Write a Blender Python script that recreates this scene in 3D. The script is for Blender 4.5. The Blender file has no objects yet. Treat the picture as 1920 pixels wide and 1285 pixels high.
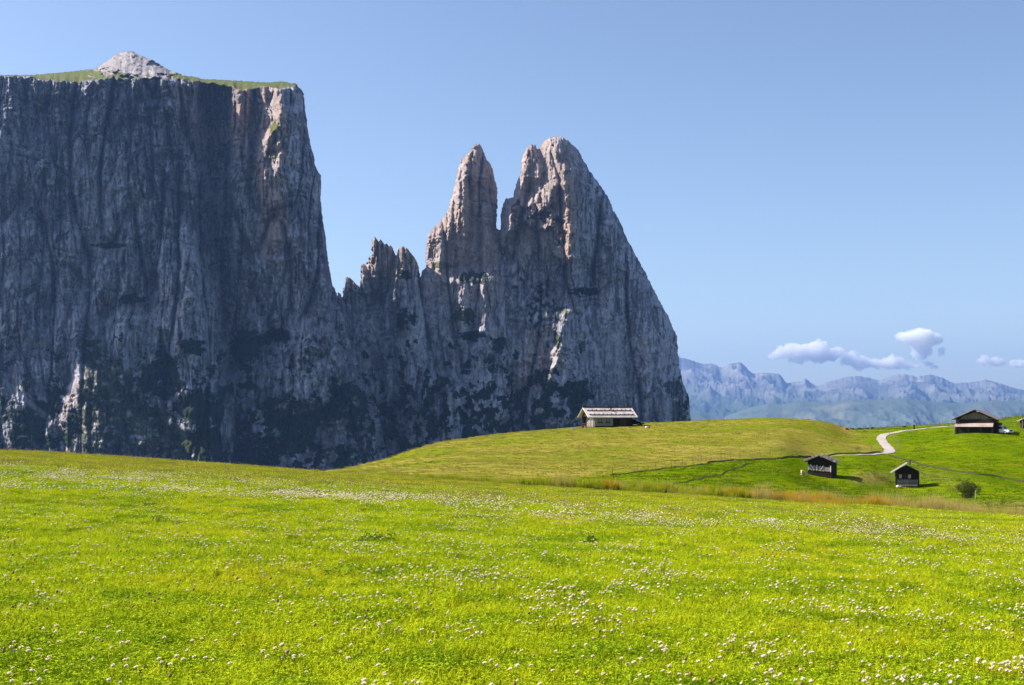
import bpy, math, random
import numpy as np
from mathutils import Vector
R = math.radians
random.seed(7)
rng = np.random.default_rng(7)
sc = bpy.context.scene
COL = sc.collection
# ------------------------------------------------------------------ camera, sky, sun, exposure
F = 2400.0          # focal length in photo pixels (photo 1920 wide)
H0 = 780.0          # photo row of the horizon
cam_d = bpy.data.cameras.new('camera')
cam = bpy.data.objects.new('camera', cam_d)
COL.objects.link(cam)
cam.location = (0, 0, 0)
cam.rotation_euler = (R(90), 0, 0)
cam_d.sensor_width = 36.0
cam_d.lens = 36.0 * F / 1920.0
cam_d.shift_y = (H0 - 642.5) / 1920.0
cam_d.clip_start = 0.1
cam_d.clip_end = 300000
sc.camera = cam
SUN_EL, SUN_AH = 39.0, 9.0      # elevation, degrees ahead of straight left
world = bpy.data.worlds.new('World')
sc.world = world
world.use_nodes = True
wn = world.node_tree.nodes
sky = wn.new('ShaderNodeTexSky')
sky.sky_type = 'NISHITA'
sky.sun_disc = False
sky.sun_elevation = R(SUN_EL)
sky.sun_rotation = R(-90 + SUN_AH)
sky.altitude = 1900
sky.air_density = 1.0
sky.dust_density = 4.5
sky.ozone_density = 1.15
bg = wn['Background']
bg.inputs['Strength'].default_value = 0.094
world.node_tree.links.new(sky.outputs['Color'], bg.inputs['Color'])
sd = bpy.data.lights.new('sun', 'SUN')
sd.energy = 5.0
sd.angle = R(0.5)
sd.color = (1.0, 0.93, 0.82)
sun = bpy.data.objects.new('sun', sd)
COL.objects.link(sun)
svec = Vector((-math.cos(R(SUN_AH)) * math.cos(R(SUN_EL)), math.sin(R(SUN_AH)) * math.cos(R(SUN_EL)), math.sin(R(SUN_EL))))
sun.rotation_euler = (-svec).to_track_quat('-Z', 'Y').to_euler()
sc.view_settings.view_transform = 'Standard'
sc.view_settings.look = 'None'
sc.view_settings.exposure = 0.95
sc.view_settings.gamma = 1.0
sc.cycles.use_denoising = True
sc.cycles.max_bounces = 32
sc.cycles.diffuse_bounces = 3
sc.cycles.transmission_bounces = 4
sc.cycles.transparent_max_bounces = 16
sc.cycles.volume_bounces = 30

# ------------------------------------------------------------------ noise
def _h(ix, iy, seed):
    h = (ix.astype(np.int64) * 374761393 + iy.astype(np.int64) * 668265263 + seed * 974634777) & 0x7fffffff
    h = ((h ^ (h >> 13)) * 1274126177) & 0x7fffffff
    return (h ^ (h >> 16)) & 0x7fffffff
def rnd2(ix, iy, seed=0):
    return _h(ix, iy, seed).astype(np.float64) / 0x7fffffff
def noise(u, v, seed=0):
    u = np.asarray(u, float); v = np.asarray(v, float)
    iu = np.floor(u); iv = np.floor(v)
    fu = u - iu; fv = v - iv
    su = fu * fu * fu * (fu * (fu * 6 - 15) + 10); sv = fv * fv * fv * (fv * (fv * 6 - 15) + 10)
    def g(di, dj):
        a = rnd2(iu + di, iv + dj, seed) * 6.2831853
        return np.cos(a) * (fu - di) + np.sin(a) * (fv - dj)
    a = g(0, 0); b = g(1, 0); c = g(0, 1); d = g(1, 1)
    return 1.5 * ((a + (b - a) * su) * (1 - sv) + (c + (d - c) * su) * sv)
def fbm(u, v, seed=0, o=4, gain=0.5):
    s = 0; a = 1
    for k in range(o):
        s = s + a * noise(u * 2 ** k, v * 2 ** k, seed + k * 17); a *= gain
    return s
def ridged(u, v, seed=0, o=1, gain=0.5):
    s = 0; a = 1
    for k in range(o):
        s = s + a * (1 - 2 * np.abs(noise(u * 2 ** k, v * 2 ** k, seed + k * 31))); a *= gain
    return s
def cells(u, v, seed=0):
    iu = np.floor(u); iv = np.floor(v)
    best = np.full(u.shape, 9.0); sec = np.full(u.shape, 9.0); val = np.zeros(u.shape); gx = np.zeros(u.shape); gy = np.zeros(u.shape)
    for di in (-1, 0, 1):
        for dj in (-1, 0, 1):
            cx = iu + di + rnd2(iu + di, iv + dj, seed); cy = iv + dj + rnd2(iu + di, iv + dj, seed + 5)
            d = (cx - u) ** 2 + (cy - v) ** 2
            r = rnd2(iu + di, iv + dj, seed + 9)
            m = d < best
            sec = np.where(m, best, np.minimum(sec, d))
            val = np.where(m, r, val); gx = np.where(m, u - cx, gx); gy = np.where(m, v - cy, gy)
            best = np.where(m, d, best)
    return val, gx, gy, np.sqrt(sec) - np.sqrt(best)
def ss(a, b, x):
    t = np.clip((x - a) / (b - a), 0, 1)
    return t * t * (3 - 2 * t)
def pchip(xs, ys, x):
    xs = np.asarray(xs, float); ys = np.asarray(ys, float)
    h = np.diff(xs); m = np.diff(ys) / h
    d = np.zeros_like(ys)
    for k in range(1, len(xs) - 1):
        if m[k - 1] * m[k] > 0:
            w1 = 2 * h[k] + h[k - 1]; w2 = h[k] + 2 * h[k - 1]
            d[k] = (w1 + w2) / (w1 / m[k - 1] + w2 / m[k])
    d[0] = m[0]; d[-1] = m[-1]
    i = np.clip(np.searchsorted(xs, x) - 1, 0, len(h) - 1)
    t = (np.clip(x, xs[0], xs[-1]) - xs[i]) / h[i]
    return ((2 * t ** 3 - 3 * t ** 2 + 1) * ys[i] + (t ** 3 - 2 * t ** 2 + t) * h[i] * d[i] + (-2 * t ** 3 + 3 * t ** 2) * ys[i + 1] + (t ** 3 - t ** 2) * h[i] * d[i + 1])

# ------------------------------------------------------------------ object helpers
def tag(o, label=None, cat=None, group=None, kind=None):
    if label: o['label'] = label
    if cat: o['category'] = cat
    if group: o['group'] = group
    if kind: o['kind'] = kind
    return o
def npmesh(name, verts, faces, mat=None, parent=None, attrs=None, smooth=False, matidx=None):
    """faces: list of int arrays (each (n,3) or (n,4))"""
    me = bpy.data.meshes.new(name)
    verts = np.asarray(verts, np.float32)
    me.vertices.add(len(verts)); me.vertices.foreach_set('co', verts.ravel())
    faces = [np.asarray(f, np.int32) for f in faces if len(f)]
    nl = sum(f.size for f in faces); nf = sum(len(f) for f in faces)
    me.loops.add(nl); me.polygons.add(nf)
    me.loops.foreach_set('vertex_index', np.concatenate([f.ravel() for f in faces]))
    tot = np.concatenate([np.full(len(f), f.shape[1], np.int32) for f in faces])
    st = np.concatenate([[0], np.cumsum(tot)[:-1]]).astype(np.int32)
    me.polygons.foreach_set('loop_start', st)
    if smooth: me.polygons.foreach_set('use_smooth', np.ones(nf, bool))
    if matidx is not None: me.polygons.foreach_set('material_index', np.asarray(matidx, np.int32))
    for k, a in (attrs or {}).items():
        at = me.attributes.new(k, 'FLOAT', 'POINT'); at.data.foreach_set('value', np.asarray(a, np.float32).ravel())
    me.update(calc_edges=True)
    for m in (mat if isinstance(mat, (list, tuple)) else [mat]):
        if m: me.materials.append(m)
    o = bpy.data.objects.new(name, me)
    COL.objects.link(o)
    if parent: o.parent = parent
    return o
def gridfaces(nr, nc, mask=None, flip=False):
    i = np.arange(nr * nc).reshape(nr, nc)
    q = np.stack([i[:-1, :-1], i[:-1, 1:], i[1:, 1:], i[1:, :-1]], -1)
    if flip: q = q[..., ::-1]
    if mask is not None:
        ok = mask[:-1, :-1] & mask[:-1, 1:] & mask[1:, 1:] & mask[1:, :-1]
        return q[ok]
    return q.reshape(-1, 4)
def compact(verts, faces, attrs):
    used = np.zeros(len(verts), bool)
    for f in faces: used[f.ravel()] = True
    idx = np.cumsum(used) - 1
    return verts[used], [idx[f] for f in faces], {k: a[used] for k, a in attrs.items()}
class MB:
    def __init__(s): s.v = []; s.f = []
    def add(s, vs, fs):
        n = len(s.v); s.v += [tuple(v) for v in vs]; s.f += [tuple(i + n for i in f) for f in fs]; return s
    def box(s, x0, x1, y0, y1, z0, z1, tw=0):
        s.add([(x0, y0, z0), (x1, y0, z0), (x1, y1, z0), (x0, y1, z0), (x0, y0, z1), (x1, y0, z1), (x1, y1, z1), (x0, y1, z1)],
              [(3, 2, 1, 0), (4, 5, 6, 7), (0, 1, 5, 4), (1, 2, 6, 5), (2, 3, 7, 6), (3, 0, 4, 7)]); return s
    def prism(s, poly, a, b, axis='y'):
        n = len(poly)
        mk = {'y': lambda p, t: (p[0], t, p[1]), 'x': lambda p, t: (t, p[0], p[1]), 'z': lambda p, t: (p[0], p[1], t)}[axis]
        s.add([mk(p, a) for p in poly] + [mk(p, b) for p in poly],
              [tuple(range(n)), tuple(range(2 * n - 1, n - 1, -1))] + [(i, n + i, n + (i + 1) % n, (i + 1) % n) for i in range(n)]); return s
    def tube(s, pts, rad, k=6):
        pts = [Vector(p) for p in pts]; n0 = len(s.v); rs = rad if isinstance(rad, (list, tuple)) else [rad] * len(pts)
        for i, p in enumerate(pts):
            t = (pts[min(i + 1, len(pts) - 1)] - pts[max(i - 1, 0)]).normalized()
            a = t.cross(Vector((0.1, 0.2, 1)) if abs(t.z) < .9 else Vector((1, 0.1, 0))).normalized(); b = t.cross(a)
            for j in range(k):
                an = 6.2832 * j / k; s.v.append(tuple(p + (a * math.cos(an) + b * math.sin(an)) * rs[i]))
        for i in range(len(pts) - 1):
            for j in range(k):
                s.f.append((n0 + i * k + j, n0 + i * k + (j + 1) % k, n0 + (i + 1) * k + (j + 1) % k, n0 + (i + 1) * k + j))
        s.f.append(tuple(n0 + j for j in range(k))[::-1]); s.f.append(tuple(n0 + (len(pts) - 1) * k + j for j in range(k))); return s
    def build(s, name, mat, parent=None, bevel=0):
        import bmesh
        me = bpy.data.meshes.new(name); me.from_pydata(s.v, [], s.f)
        bm = bmesh.new(); bm.from_mesh(me); bmesh.ops.recalc_face_normals(bm, faces=bm.faces)
        if bevel: bmesh.ops.bevel(bm, geom=list(bm.edges), offset=bevel, segments=2, affect='EDGES', clamp_overlap=True)
        bm.to_mesh(me); bm.free()
        me.materials.append(mat)
        o = bpy.data.objects.new(name, me); COL.objects.link(o)
        if parent: o.parent = parent
        return o
def empty(name, loc, rz=0):
    o = bpy.data.objects.new(name, None); COL.objects.link(o); o.location = loc; o.rotation_euler = (0, 0, rz); o.empty_display_size = .3
    return o

# ------------------------------------------------------------------ materials
class NT:
    def __init__(s, name, rough=0.9, spec=0.2):
        s.m = bpy.data.materials.new(name); s.m.use_nodes = True; s.t = s.m.node_tree; s.n = s.t.nodes
        s.b = s.n['Principled BSDF']; s.b.inputs['Roughness'].default_value = rough; s.b.inputs['Specular IOR Level'].default_value = spec
        s.pos = s.n.new('ShaderNodeNewGeometry').outputs['Position']
        s.obj = s.n.new('ShaderNodeTexCoord').outputs['Object']
    def l(s, a, b): s.t.links.new(a, b)
    def set(s, sock, v):
        if isinstance(v, bpy.types.NodeSocket): s.l(v, sock)
        elif isinstance(v, (tuple, list)) and len(v) == 3 and sock.type == 'RGBA': sock.default_value = (*v, 1)
        else: sock.default_value = v
    def scale(s, vec, sx, sy, sz):
        n = s.n.new('ShaderNodeVectorMath'); n.operation = 'MULTIPLY'; s.l(vec, n.inputs[0]); n.inputs[1].default_value = (sx, sy, sz); return n.outputs[0]
    def noise(s, scale=(1, 1, 1), detail=4, rough=.55, vec=None, dist=0):
        n = s.n.new('ShaderNodeTexNoise'); n.inputs['Scale'].default_value = 1; n.inputs['Detail'].default_value = detail; n.inputs['Roughness'].default_value = rough
        n.inputs['Distortion'].default_value = dist
        s.l(s.scale(vec or s.pos, *scale), n.inputs['Vector']); return n.outputs['Fac']
    def ramp(s, fac, a, b, c0=0.0, c1=1.0):
        n = s.n.new('ShaderNodeMapRange'); n.inputs['From Min'].default_value = a; n.inputs['From Max'].default_value = b
        n.inputs['To Min'].default_value = c0; n.inputs['To Max'].default_value = c1; n.interpolation_type = 'SMOOTHSTEP'; s.l(fac, n.inputs['Value']); return n.outputs[0]
    def mix(s, f, a, b, mode='MIX'):
        n = s.n.new('ShaderNodeMix'); n.data_type = 'RGBA'; n.blend_type = mode
        s.set(n.inputs[0], f); s.set(n.inputs[6], a); s.set(n.inputs[7], b); return n.outputs[2]
    def math(s, op, a, b=0.0):
        n = s.n.new('ShaderNodeMath'); n.operation = op; s.set(n.inputs[0], a); s.set(n.inputs[1], b); return n.outputs[0]
    def attr(s, name):
        n = s.n.new('ShaderNodeAttribute'); n.attribute_name = name; return n.outputs['Fac']
    def bump(s, h, dist, strength=1.0):
        n = s.n.new('ShaderNodeBump'); n.inputs['Distance'].default_value = dist; n.inputs['Strength'].default_value = strength; s.l(h, n.inputs['Height']); s.l(n.outputs[0], s.b.inputs['Normal']); return n
    def col(s, c): s.set(s.b.inputs['Base Color'], c); return s
def simple(name, c, rough=.8, spec=.2, var=.25, sc_=(3, 3, 3), metal=0):
    t = NT(name, rough, spec); n = t.noise(sc_, 5, .6, t.obj)
    t.col(t.mix(n, tuple(x * (1 - var) for x in c), tuple(min(1, x * (1 + var)) for x in c))); t.b.inputs['Metallic'].default_value = metal
    return t.m
def wood(name, c, k=4.0, var=.45, axis='v'):
    t = NT(name, .85, .15)
    s1 = (k, k, .5) if axis == 'v' else (.6, .6, k)
    n = t.noise(s1, 5, .65, t.obj); n2 = t.noise((.5, .5, .5), 2, .5, t.obj)
    a = t.mix(n, tuple(x * (1 - var) for x in c), tuple(min(1, x * (1 + var)) for x in c))
    t.col(t.mix(t.ramp(n2, .35, .65, 0, .6), a, tuple(x * .6 for x in c))); t.bump(n, .02, .6)
    return t.m

# ------------------------------------------------------------------ terrain function
def rz(d, row): return (d, -(row - H0) * d / F)
COLS = {
 -1500: [(3, -1.6), (8, -1.4), (30, -1.2), (75, -1.6), (95, -4), (140, -14), (260, -50), (600, -150), (1500, -400), (3000, -560), (45000, -880)],
 0: [(3, -1.6), (8, -1.6), (25, -1.52), (45, -1.5), rz(72, 848.5), (85, -3.1), (110, -8), (200, -35), (600, -150), (1500, -400), (3000, -560), (45000, -880)],
 300: [(3, -1.6), (8, -1.6), (25, -1.62), (45, -1.85), rz(66, 867), (80, -4), (110, -9), (200, -28), (600, -150), (1500, -400), (3000, -560), (45000, -880)],
 600: [(3, -1.6), (8, -1.61), (25, -1.8), (42, -2.1), rz(61, 889), (75, -4.1), (110, -7.6), (160, -8.3), rz(200, 884.5), (240, -13), (400, -60), (600, -150), (1500, -400), (3000, -560), (45000, -880)],
 700: [(3, -1.6), (8, -1.62), (25, -1.85), (42, -2.2), rz(59, 897), (75, -4.6), (100, -5.6), (150, -7), rz(200, 877), rz(232, 867.5), (265, -10.5), (400, -50), (600, -150), (1500, -400), (3000, -560), (45000, -880)],
 850: [(3, -1.6), (8, -1.64), (25, -1.9), (42, -2.35), rz(57, 907), (75, -4.8), (100, -5.5), rz(150, 890), rz(220, 851), rz(272, 826), (300, -6), (400, -25), (600, -120), (1500, -400), (3000, -560), (45000, -880)],
 1080: [(3, -1.6), (8, -1.66), (25, -2.0), (40, -2.5), rz(55, 921), (75, -5.2), (100, -6), rz(150, 893), rz(220, 847), rz(290, 806), rz(302, 803), rz(330, 802), (400, -12), (600, -100), (1500, -400), (3000, -560), (45000, -880)],
 1300: [(3, -1.6), (8, -1.68), (25, -2.1), (40, -2.65), rz(53, 936), (75, -5.6), (100, -6.6), rz(150, 888), rz(200, 860), rz(270, 814), rz(330, 790), (360, -2), (450, -15), (600, -80), (1500, -400), (3000, -560), (45000, -880)],
 1450: [(3, -1.6), (8, -1.7), (25, -2.15), (40, -2.8), rz(52, 949), (75, -6), (100, -7.4), rz(150, 903), rz(200, 868), rz(270, 812), rz(330, 785), (360, -1.2), (450, -14), (600, -80), (1500, -400), (3000, -560), (45000, -880)],
 1540: [(3, -1.6), (8, -1.71), (25, -2.2), (40, -2.9), rz(51, 956), (75, -6.2), (100, -7.8), rz(140, 926), rz(182, 911), rz(200, 893), rz(212, 880), rz(240, 858), rz(290, 812), rz(335, 790), (365, -2.4), (450, -16), (600, -80), (1500, -400), (3000, -560), (45000, -880)],
 1600: [(3, -1.6), (8, -1.72), (25, -2.2), (40, -2.9), rz(51, 961), (75, -6.3), (100, -8), rz(140, 936), rz(182, 922), rz(203, 891), rz(216, 878), rz(250, 851), rz(300, 822), rz(340, 804.5), (380, -5), (600, -80), (1500, -400), (3000, -560), (45000, -880)],
 1700: [(3, -1.6), (8, -1.74), (25, -2.25), (40, -3.0), rz(50, 970), (75, -6.6), (100, -8.5), rz(130, 951), rz(183, 938), rz(203, 914), rz(214, 895), rz(240, 872), rz(280, 834), rz(312, 812), rz(342, 800), (380, -4), (600, -80), (1500, -400), (3000, -560), (45000, -880)],
 1830: [(3, -1.6), (8, -1.76), (25, -2.3), (40, -3.1), rz(49, 982), (75, -6.8), (100, -9), rz(130, 958), rz(164, 946), rz(182, 930), rz(210, 896), rz(240, 872), rz(288, 813), rz(340, 790), (380, -2.5), (600, -80), (1500, -400), (3000, -560), (45000, -880)],
 1920: [(3, -1.6), (8, -1.78), (25, -2.35), (40, -3.2), rz(48, 992), (75, -7), (100, -9.2), rz(130, 962), rz(170, 940), rz(210, 907), rz(240, 875), rz(290, 813), rz(345, 781), (380, -1), (600, -80), (1500, -400), (3000, -560), (45000, -880)],
 3600: [(3, -1.6), (8, -2.3), (25, -4.5), (48, -7), (75, -9), (100, -10.5), (170, -12), (240, -9), (345, 2), (400, 1), (600, -60), (1500, -400), (3000, -560), (45000, -880)],
}
LD = np.linspace(math.log(3), math.log(45000), 1400)
PXT = np.arange(-1500, 3601, 10.0)
_cols = sorted(COLS)
_tab = np.array([pchip(np.log([p[0] for p in COLS[c]]), [p[1] for p in COLS[c]], LD) for c in _cols])
TAB = np.array([pchip(_cols, _tab[:, j], PXT) for j in range(len(LD))]).T
for _ in range(2):   # soften across columns
    TAB[1:-1] = .25 * TAB[:-2] + .5 * TAB[1:-1] + .25 * TAB[2:]
def terrain(x, y):
    x = np.asarray(x, float); y = np.maximum(np.asarray(y, float), 3.01)
    px = np.clip(960 + F * x / y, PXT[0], PXT[-1] - .01)
    a = (px - PXT[0]) / 10; i = np.clip(a.astype(int), 0, len(PXT) - 2); a = a - i
    b = (np.log(y) - LD[0]) / (LD[1] - LD[0]); b = np.clip(b, 0, len(LD) - 1.01); j = b.astype(int); b = b - j
    z = (TAB[i, j] * (1 - a) * (1 - b) + TAB[i + 1, j] * a * (1 - b) + TAB[i, j + 1] * (1 - a) * b + TAB[i + 1, j + 1] * a * b)
    near = ss(90, 60, y)
    z = z + near * (.06 * noise(x / 4.1, y / 4.7, 3) + .008 * noise(x / .9, y / 1.1, 4)) * ss(4, 9, y)
    z = z + ss(90, 130, y) * ss(900, 500, y) * (.22 * noise(x / 14, y / 17, 5) + .12 * noise(x / 5, y / 6, 6) + .04 * noise(x / 1.7, y / 2.2, 8))
    # dry mound beside the huts
    mx, my = (1632 - 960) / F * 205, 205
    z = z + .9 * np.exp(-(((x - mx) / 3.2) ** 2 + ((y - my) / 5) ** 2)) * (1 + .25 * noise(x / .8, y / 1.5, 9))
    z = z + ss(700, 1500, y) * 25 * noise(x / 300, y / 300, 7)
    return z
def T(x, y): return float(terrain(np.array([x]), np.array([y]))[0])
def at(px, d): # ground point on the column px at depth d
    x = (px - 960) / F * d; return Vector((x, d, T(x, d)))
def hit(px, row, dmin=95, dmax=420):
    d = np.arange(dmin, dmax, .25); x = (px - 960) / F * d
    r = H0 - F * terrain(x, d) / d
    k = np.nonzero(r <= row)[0]
    dd = d[k[0]] if len(k) else d[np.argmin(r)]
    return at(px, dd)

# ------------------------------------------------------------------ ground sheet
pxs = np.unique(np.concatenate([np.arange(-1500, -60, 60), np.arange(-60, 1990, 3.0), np.arange(1990, 3601, 60)]))
ds = np.concatenate([np.geomspace(3.02, 30, 110), np.linspace(30, 95, 230)[1:], np.linspace(95, 420, 440)[1:], np.geomspace(420, 30000, 90)[1:]])
D, P = np.meshgrid(ds, pxs, indexing='ij')
gx = (P - 960) / F * D; gz = terrain(gx, D)
row = H0 - F * gz / D
fence_row = np.interp(P, [900, 1150, 1380, 1500, 1600, 1665], [925, 889, 863, 856, 852.5, 850])
jit = 3 * fbm(gx / 5, D / 7, 21, 3)
hillpart = ss(95, 115, D)
wl = ss(1700, 1655, P + jit * 2) * hillpart
dry = wl * ss(1.5, -1.5, row - fence_row)
# the shoulder of the dry hill turns green towards the track
edge = np.interp(row, [795, 803, 815, 830, 845, 855], [1592, 1597, 1615, 1628, 1640, 1660])
dry = dry * (1 - .75 * ss(-14, 12, P - edge + jit * 3))
dry = np.maximum(dry, hillpart * ss(1100, 900, P + jit * 6) * .8)
low = hillpart * ss(1700, 1000, P) * ss(1150, 1400, P) * 0
mound = np.exp(-(((P - 1632) / 42) ** 2 + ((row - 897) / 13) ** 2) ** 2) * hillpart
strip = ss(1700, 1900, P) * ss(930, 950, row) * hillpart
dryl = np.clip(np.maximum(mound * .9, strip * .8) + .45 * np.exp(-(((P - 1755) / 55) ** 2 + ((row - 895 - (P - 1755) * .1) / 9) ** 2)) * hillpart, 0, 1)
soil = np.exp(-(((P - 1583) / 9) ** 2 + ((row - 800 - (P - 1575) * .4) / 3.2) ** 2)) * hillpart
scar = np.exp(-(((P - 1608) / 5.5) ** 2 + ((row - 840) / 3.5) ** 2)) * hillpart
npx = np.clip(P, -200, 2200)
crest = np.interp(npx, [0, 200, 400, 600, 850, 1200, 1600, 1920], [845, 853, 872, 884, 903, 924, 957, 988])
brown = (1 - hillpart) * (.9 * np.exp(-((row - crest - 35 - 20 * noise(npx / 300, row / 60, 3)) / 22) ** 2) * ss(-.5, .4, fbm(gx / 6, D / 9, 12, 3)))
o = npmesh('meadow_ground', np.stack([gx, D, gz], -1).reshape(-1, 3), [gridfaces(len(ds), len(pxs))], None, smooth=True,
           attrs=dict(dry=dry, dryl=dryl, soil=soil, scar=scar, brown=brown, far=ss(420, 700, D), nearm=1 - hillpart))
tag(o, 'rolling alpine meadow of bright green and dry yellow grass', 'meadow', kind='structure')
g = NT('ground_grass', 1.0, 0)
n1 = g.noise((.05, .07, .07), 5, .6); n2 = g.noise((.35, .5, .5), 5, .65); n3 = g.noise((2.2, 2.5, 2.5), 4, .7); n4 = g.noise((.012, .1, .1), 4, .6, dist=1.5)
green = g.mix(g.ramp(n2, .35, .65), (.085, .15, .001), (.145, .205, .002))
green = g.mix(g.ramp(n4, .42, .62, 0, .6), green, (.20, .225, .004))
green = g.mix(g.ramp(n1, .45, .7, 0, .6), green, (.085, .155, .001))
yel = g.mix(g.ramp(n4, .38, .66), (.23, .21, .02), (.34, .265, .06))
yel = g.mix(g.ramp(n1, .42, .62, 0, .9), yel, (.165, .20, .006))
yel = g.mix(g.ramp(n2, .5, .72, 0, .55), yel, (.33, .25, .06))
c = g.mix(g.attr('dry'), green, yel)
c = g.mix(g.math('MULTIPLY', g.attr('dryl'), g.ramp(n3, .35, .6, .25, 1)), c, g.mix(n2, (.16, .11, .03), (.38, .28, .10)))
c = g.mix(g.attr('soil'), c, (.55, .24, .10)); c = g.mix(g.attr('scar'), c, (.12, .075, .02))
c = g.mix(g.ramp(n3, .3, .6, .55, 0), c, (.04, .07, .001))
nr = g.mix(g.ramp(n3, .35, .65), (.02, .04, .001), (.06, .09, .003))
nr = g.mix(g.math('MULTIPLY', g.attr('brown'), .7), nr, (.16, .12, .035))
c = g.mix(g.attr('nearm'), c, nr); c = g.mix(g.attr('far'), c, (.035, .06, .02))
g.col(c); g.bump(n3, .12, .7)
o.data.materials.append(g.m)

# ------------------------------------------------------------------ rock walls
def rock_mat(name, base=(.37, .365, .42), warm=(.52, .37, .29)):
    t = NT(name, .95, .1)
    st = t.noise((.055, .02, .009), 7, .66, dist=.8); bl = t.noise((.014, .012, .011), 6, .62); fi = t.noise((.20, .12, .085), 7, .72, dist=.5); pk = t.noise((.03, .02, .008), 5, .6, dist=1)
    md_ = t.noise((.10, .06, .045), 6, .68, dist=1.2)
    c = t.mix(t.ramp(t.attr('tone'), .22, .80), tuple(x * .52 for x in base), tuple(x * 1.5 for x in base))
    c = t.mix(t.ramp(st, .25, .5, .5, 0), c, tuple(x * .4 for x in base))
    c = t.mix(t.ramp(md_, .40, .50, .4, 0), c, tuple(x * .33 for x in base))
    c = t.mix(t.ramp(md_, .58, .68, 0, .45), c, tuple(x * 2.0 for x in base))
    c = t.mix(t.ramp(bl, .52, .72, 0, .5), c, tuple(x * 1.6 for x in base))
    c = t.mix(t.ramp(pk, .56, .74, 0, .4), c, tuple(x * .75 for x in warm))
    c = t.mix(t.math('MULTIPLY', t.attr('warm'), t.ramp(st, .25, .6, .35, 1)), c, warm)  # warm rock colour, mostly sunlight painted onto the sun-struck parts
    c = t.mix(t.math('MULTIPLY', t.attr('pale'), t.ramp(md_, .35, .6, .35, 1)), c, (.46, .46, .48))
    c = t.mix(t.ramp(fi, .3, .5, .7, 0), c, tuple(x * .4 for x in base))
    vg = t.mix(t.ramp(fi, .35, .65), (.006, .012, .010), (.035, .06, .024))
    c = t.mix(t.math('MULTIPLY', t.attr('stain_shade'), t.ramp(st, .2, .6, 1, .55)), c, tuple(x * .22 for x in base))  # darkens the rock for water streaks and for painted shade bands
    c = t.mix(t.attr('veg'), c, vg)
    gr = t.mix(t.ramp(fi, .35, .65), (.10, .13, .022), (.20, .20, .05))
    c = t.mix(t.attr('grass'), c, gr)
    t.col(c); t.bump(t.math('ADD', fi, t.math('MULTIPLY', md_, 1.5)), 6, .9)
    return t.m
ROCK = rock_mat('limestone')
def inpoly(px, py, x, y):
    c = np.zeros(x.shape, bool); n = len(px); j = n - 1
    for i in range(n):
        if py[i] != py[j]:
            c ^= ((py[i] > y) != (py[j] > y)) & (x < (px[j] - px[i]) * (y - py[i]) / (py[j] - py[i]) + px[i])
        j = i
    return c
def sdist(poly, x, y):
    px = np.array([p[0] for p in poly], float); py = np.array([p[1] for p in poly], float)
    best = np.full(x.shape, 1e18)
    for i in range(len(poly)):
        ax, ay, bx, by = px[i - 1], py[i - 1], px[i], py[i]
        dx, dy = bx - ax, by - ay; L = dx * dx + dy * dy + 1e-9
        t = np.clip(((x - ax) * dx + (y - ay) * dy) / L, 0, 1)
        best = np.minimum(best, (x - ax - t * dx) ** 2 + (y - ay - t * dy) ** 2)
    return np.sqrt(best) * np.where(inpoly(px, py, x, y), 1, -1)
def rib(u, v, amp, wl, wr, pts, fade=25):
    ys = [p[1] for p in pts]; xc = np.interp(v, ys, [p[0] for p in pts]) + 4 * noise(v / 23, v * 0 + amp, 77) + 1.5 * noise(v / 7, v * 0 + amp, 78)
    l = u - xc
    prof = np.where(l < 0, 1 + l / wl, 1 - l / wr); prof = np.clip(prof, 0, 1)
    return amp * prof * ss(ys[0] - fade, ys[0] + 1, v) * ss(ys[-1] + fade, ys[-1] - 1, v)
def blob(u, v, cx, cy, rx, ry, e=2, seed=1):
    q = ((u - cx) / rx) ** 2 + ((v - cy) / ry) ** 2 + 1.5 * fbm(u / (6 + rx * .8), v / (5 + ry * .8), seed, 5, .65)
    return ss(1.2, .75, q * .72)
TONE = {}
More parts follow.
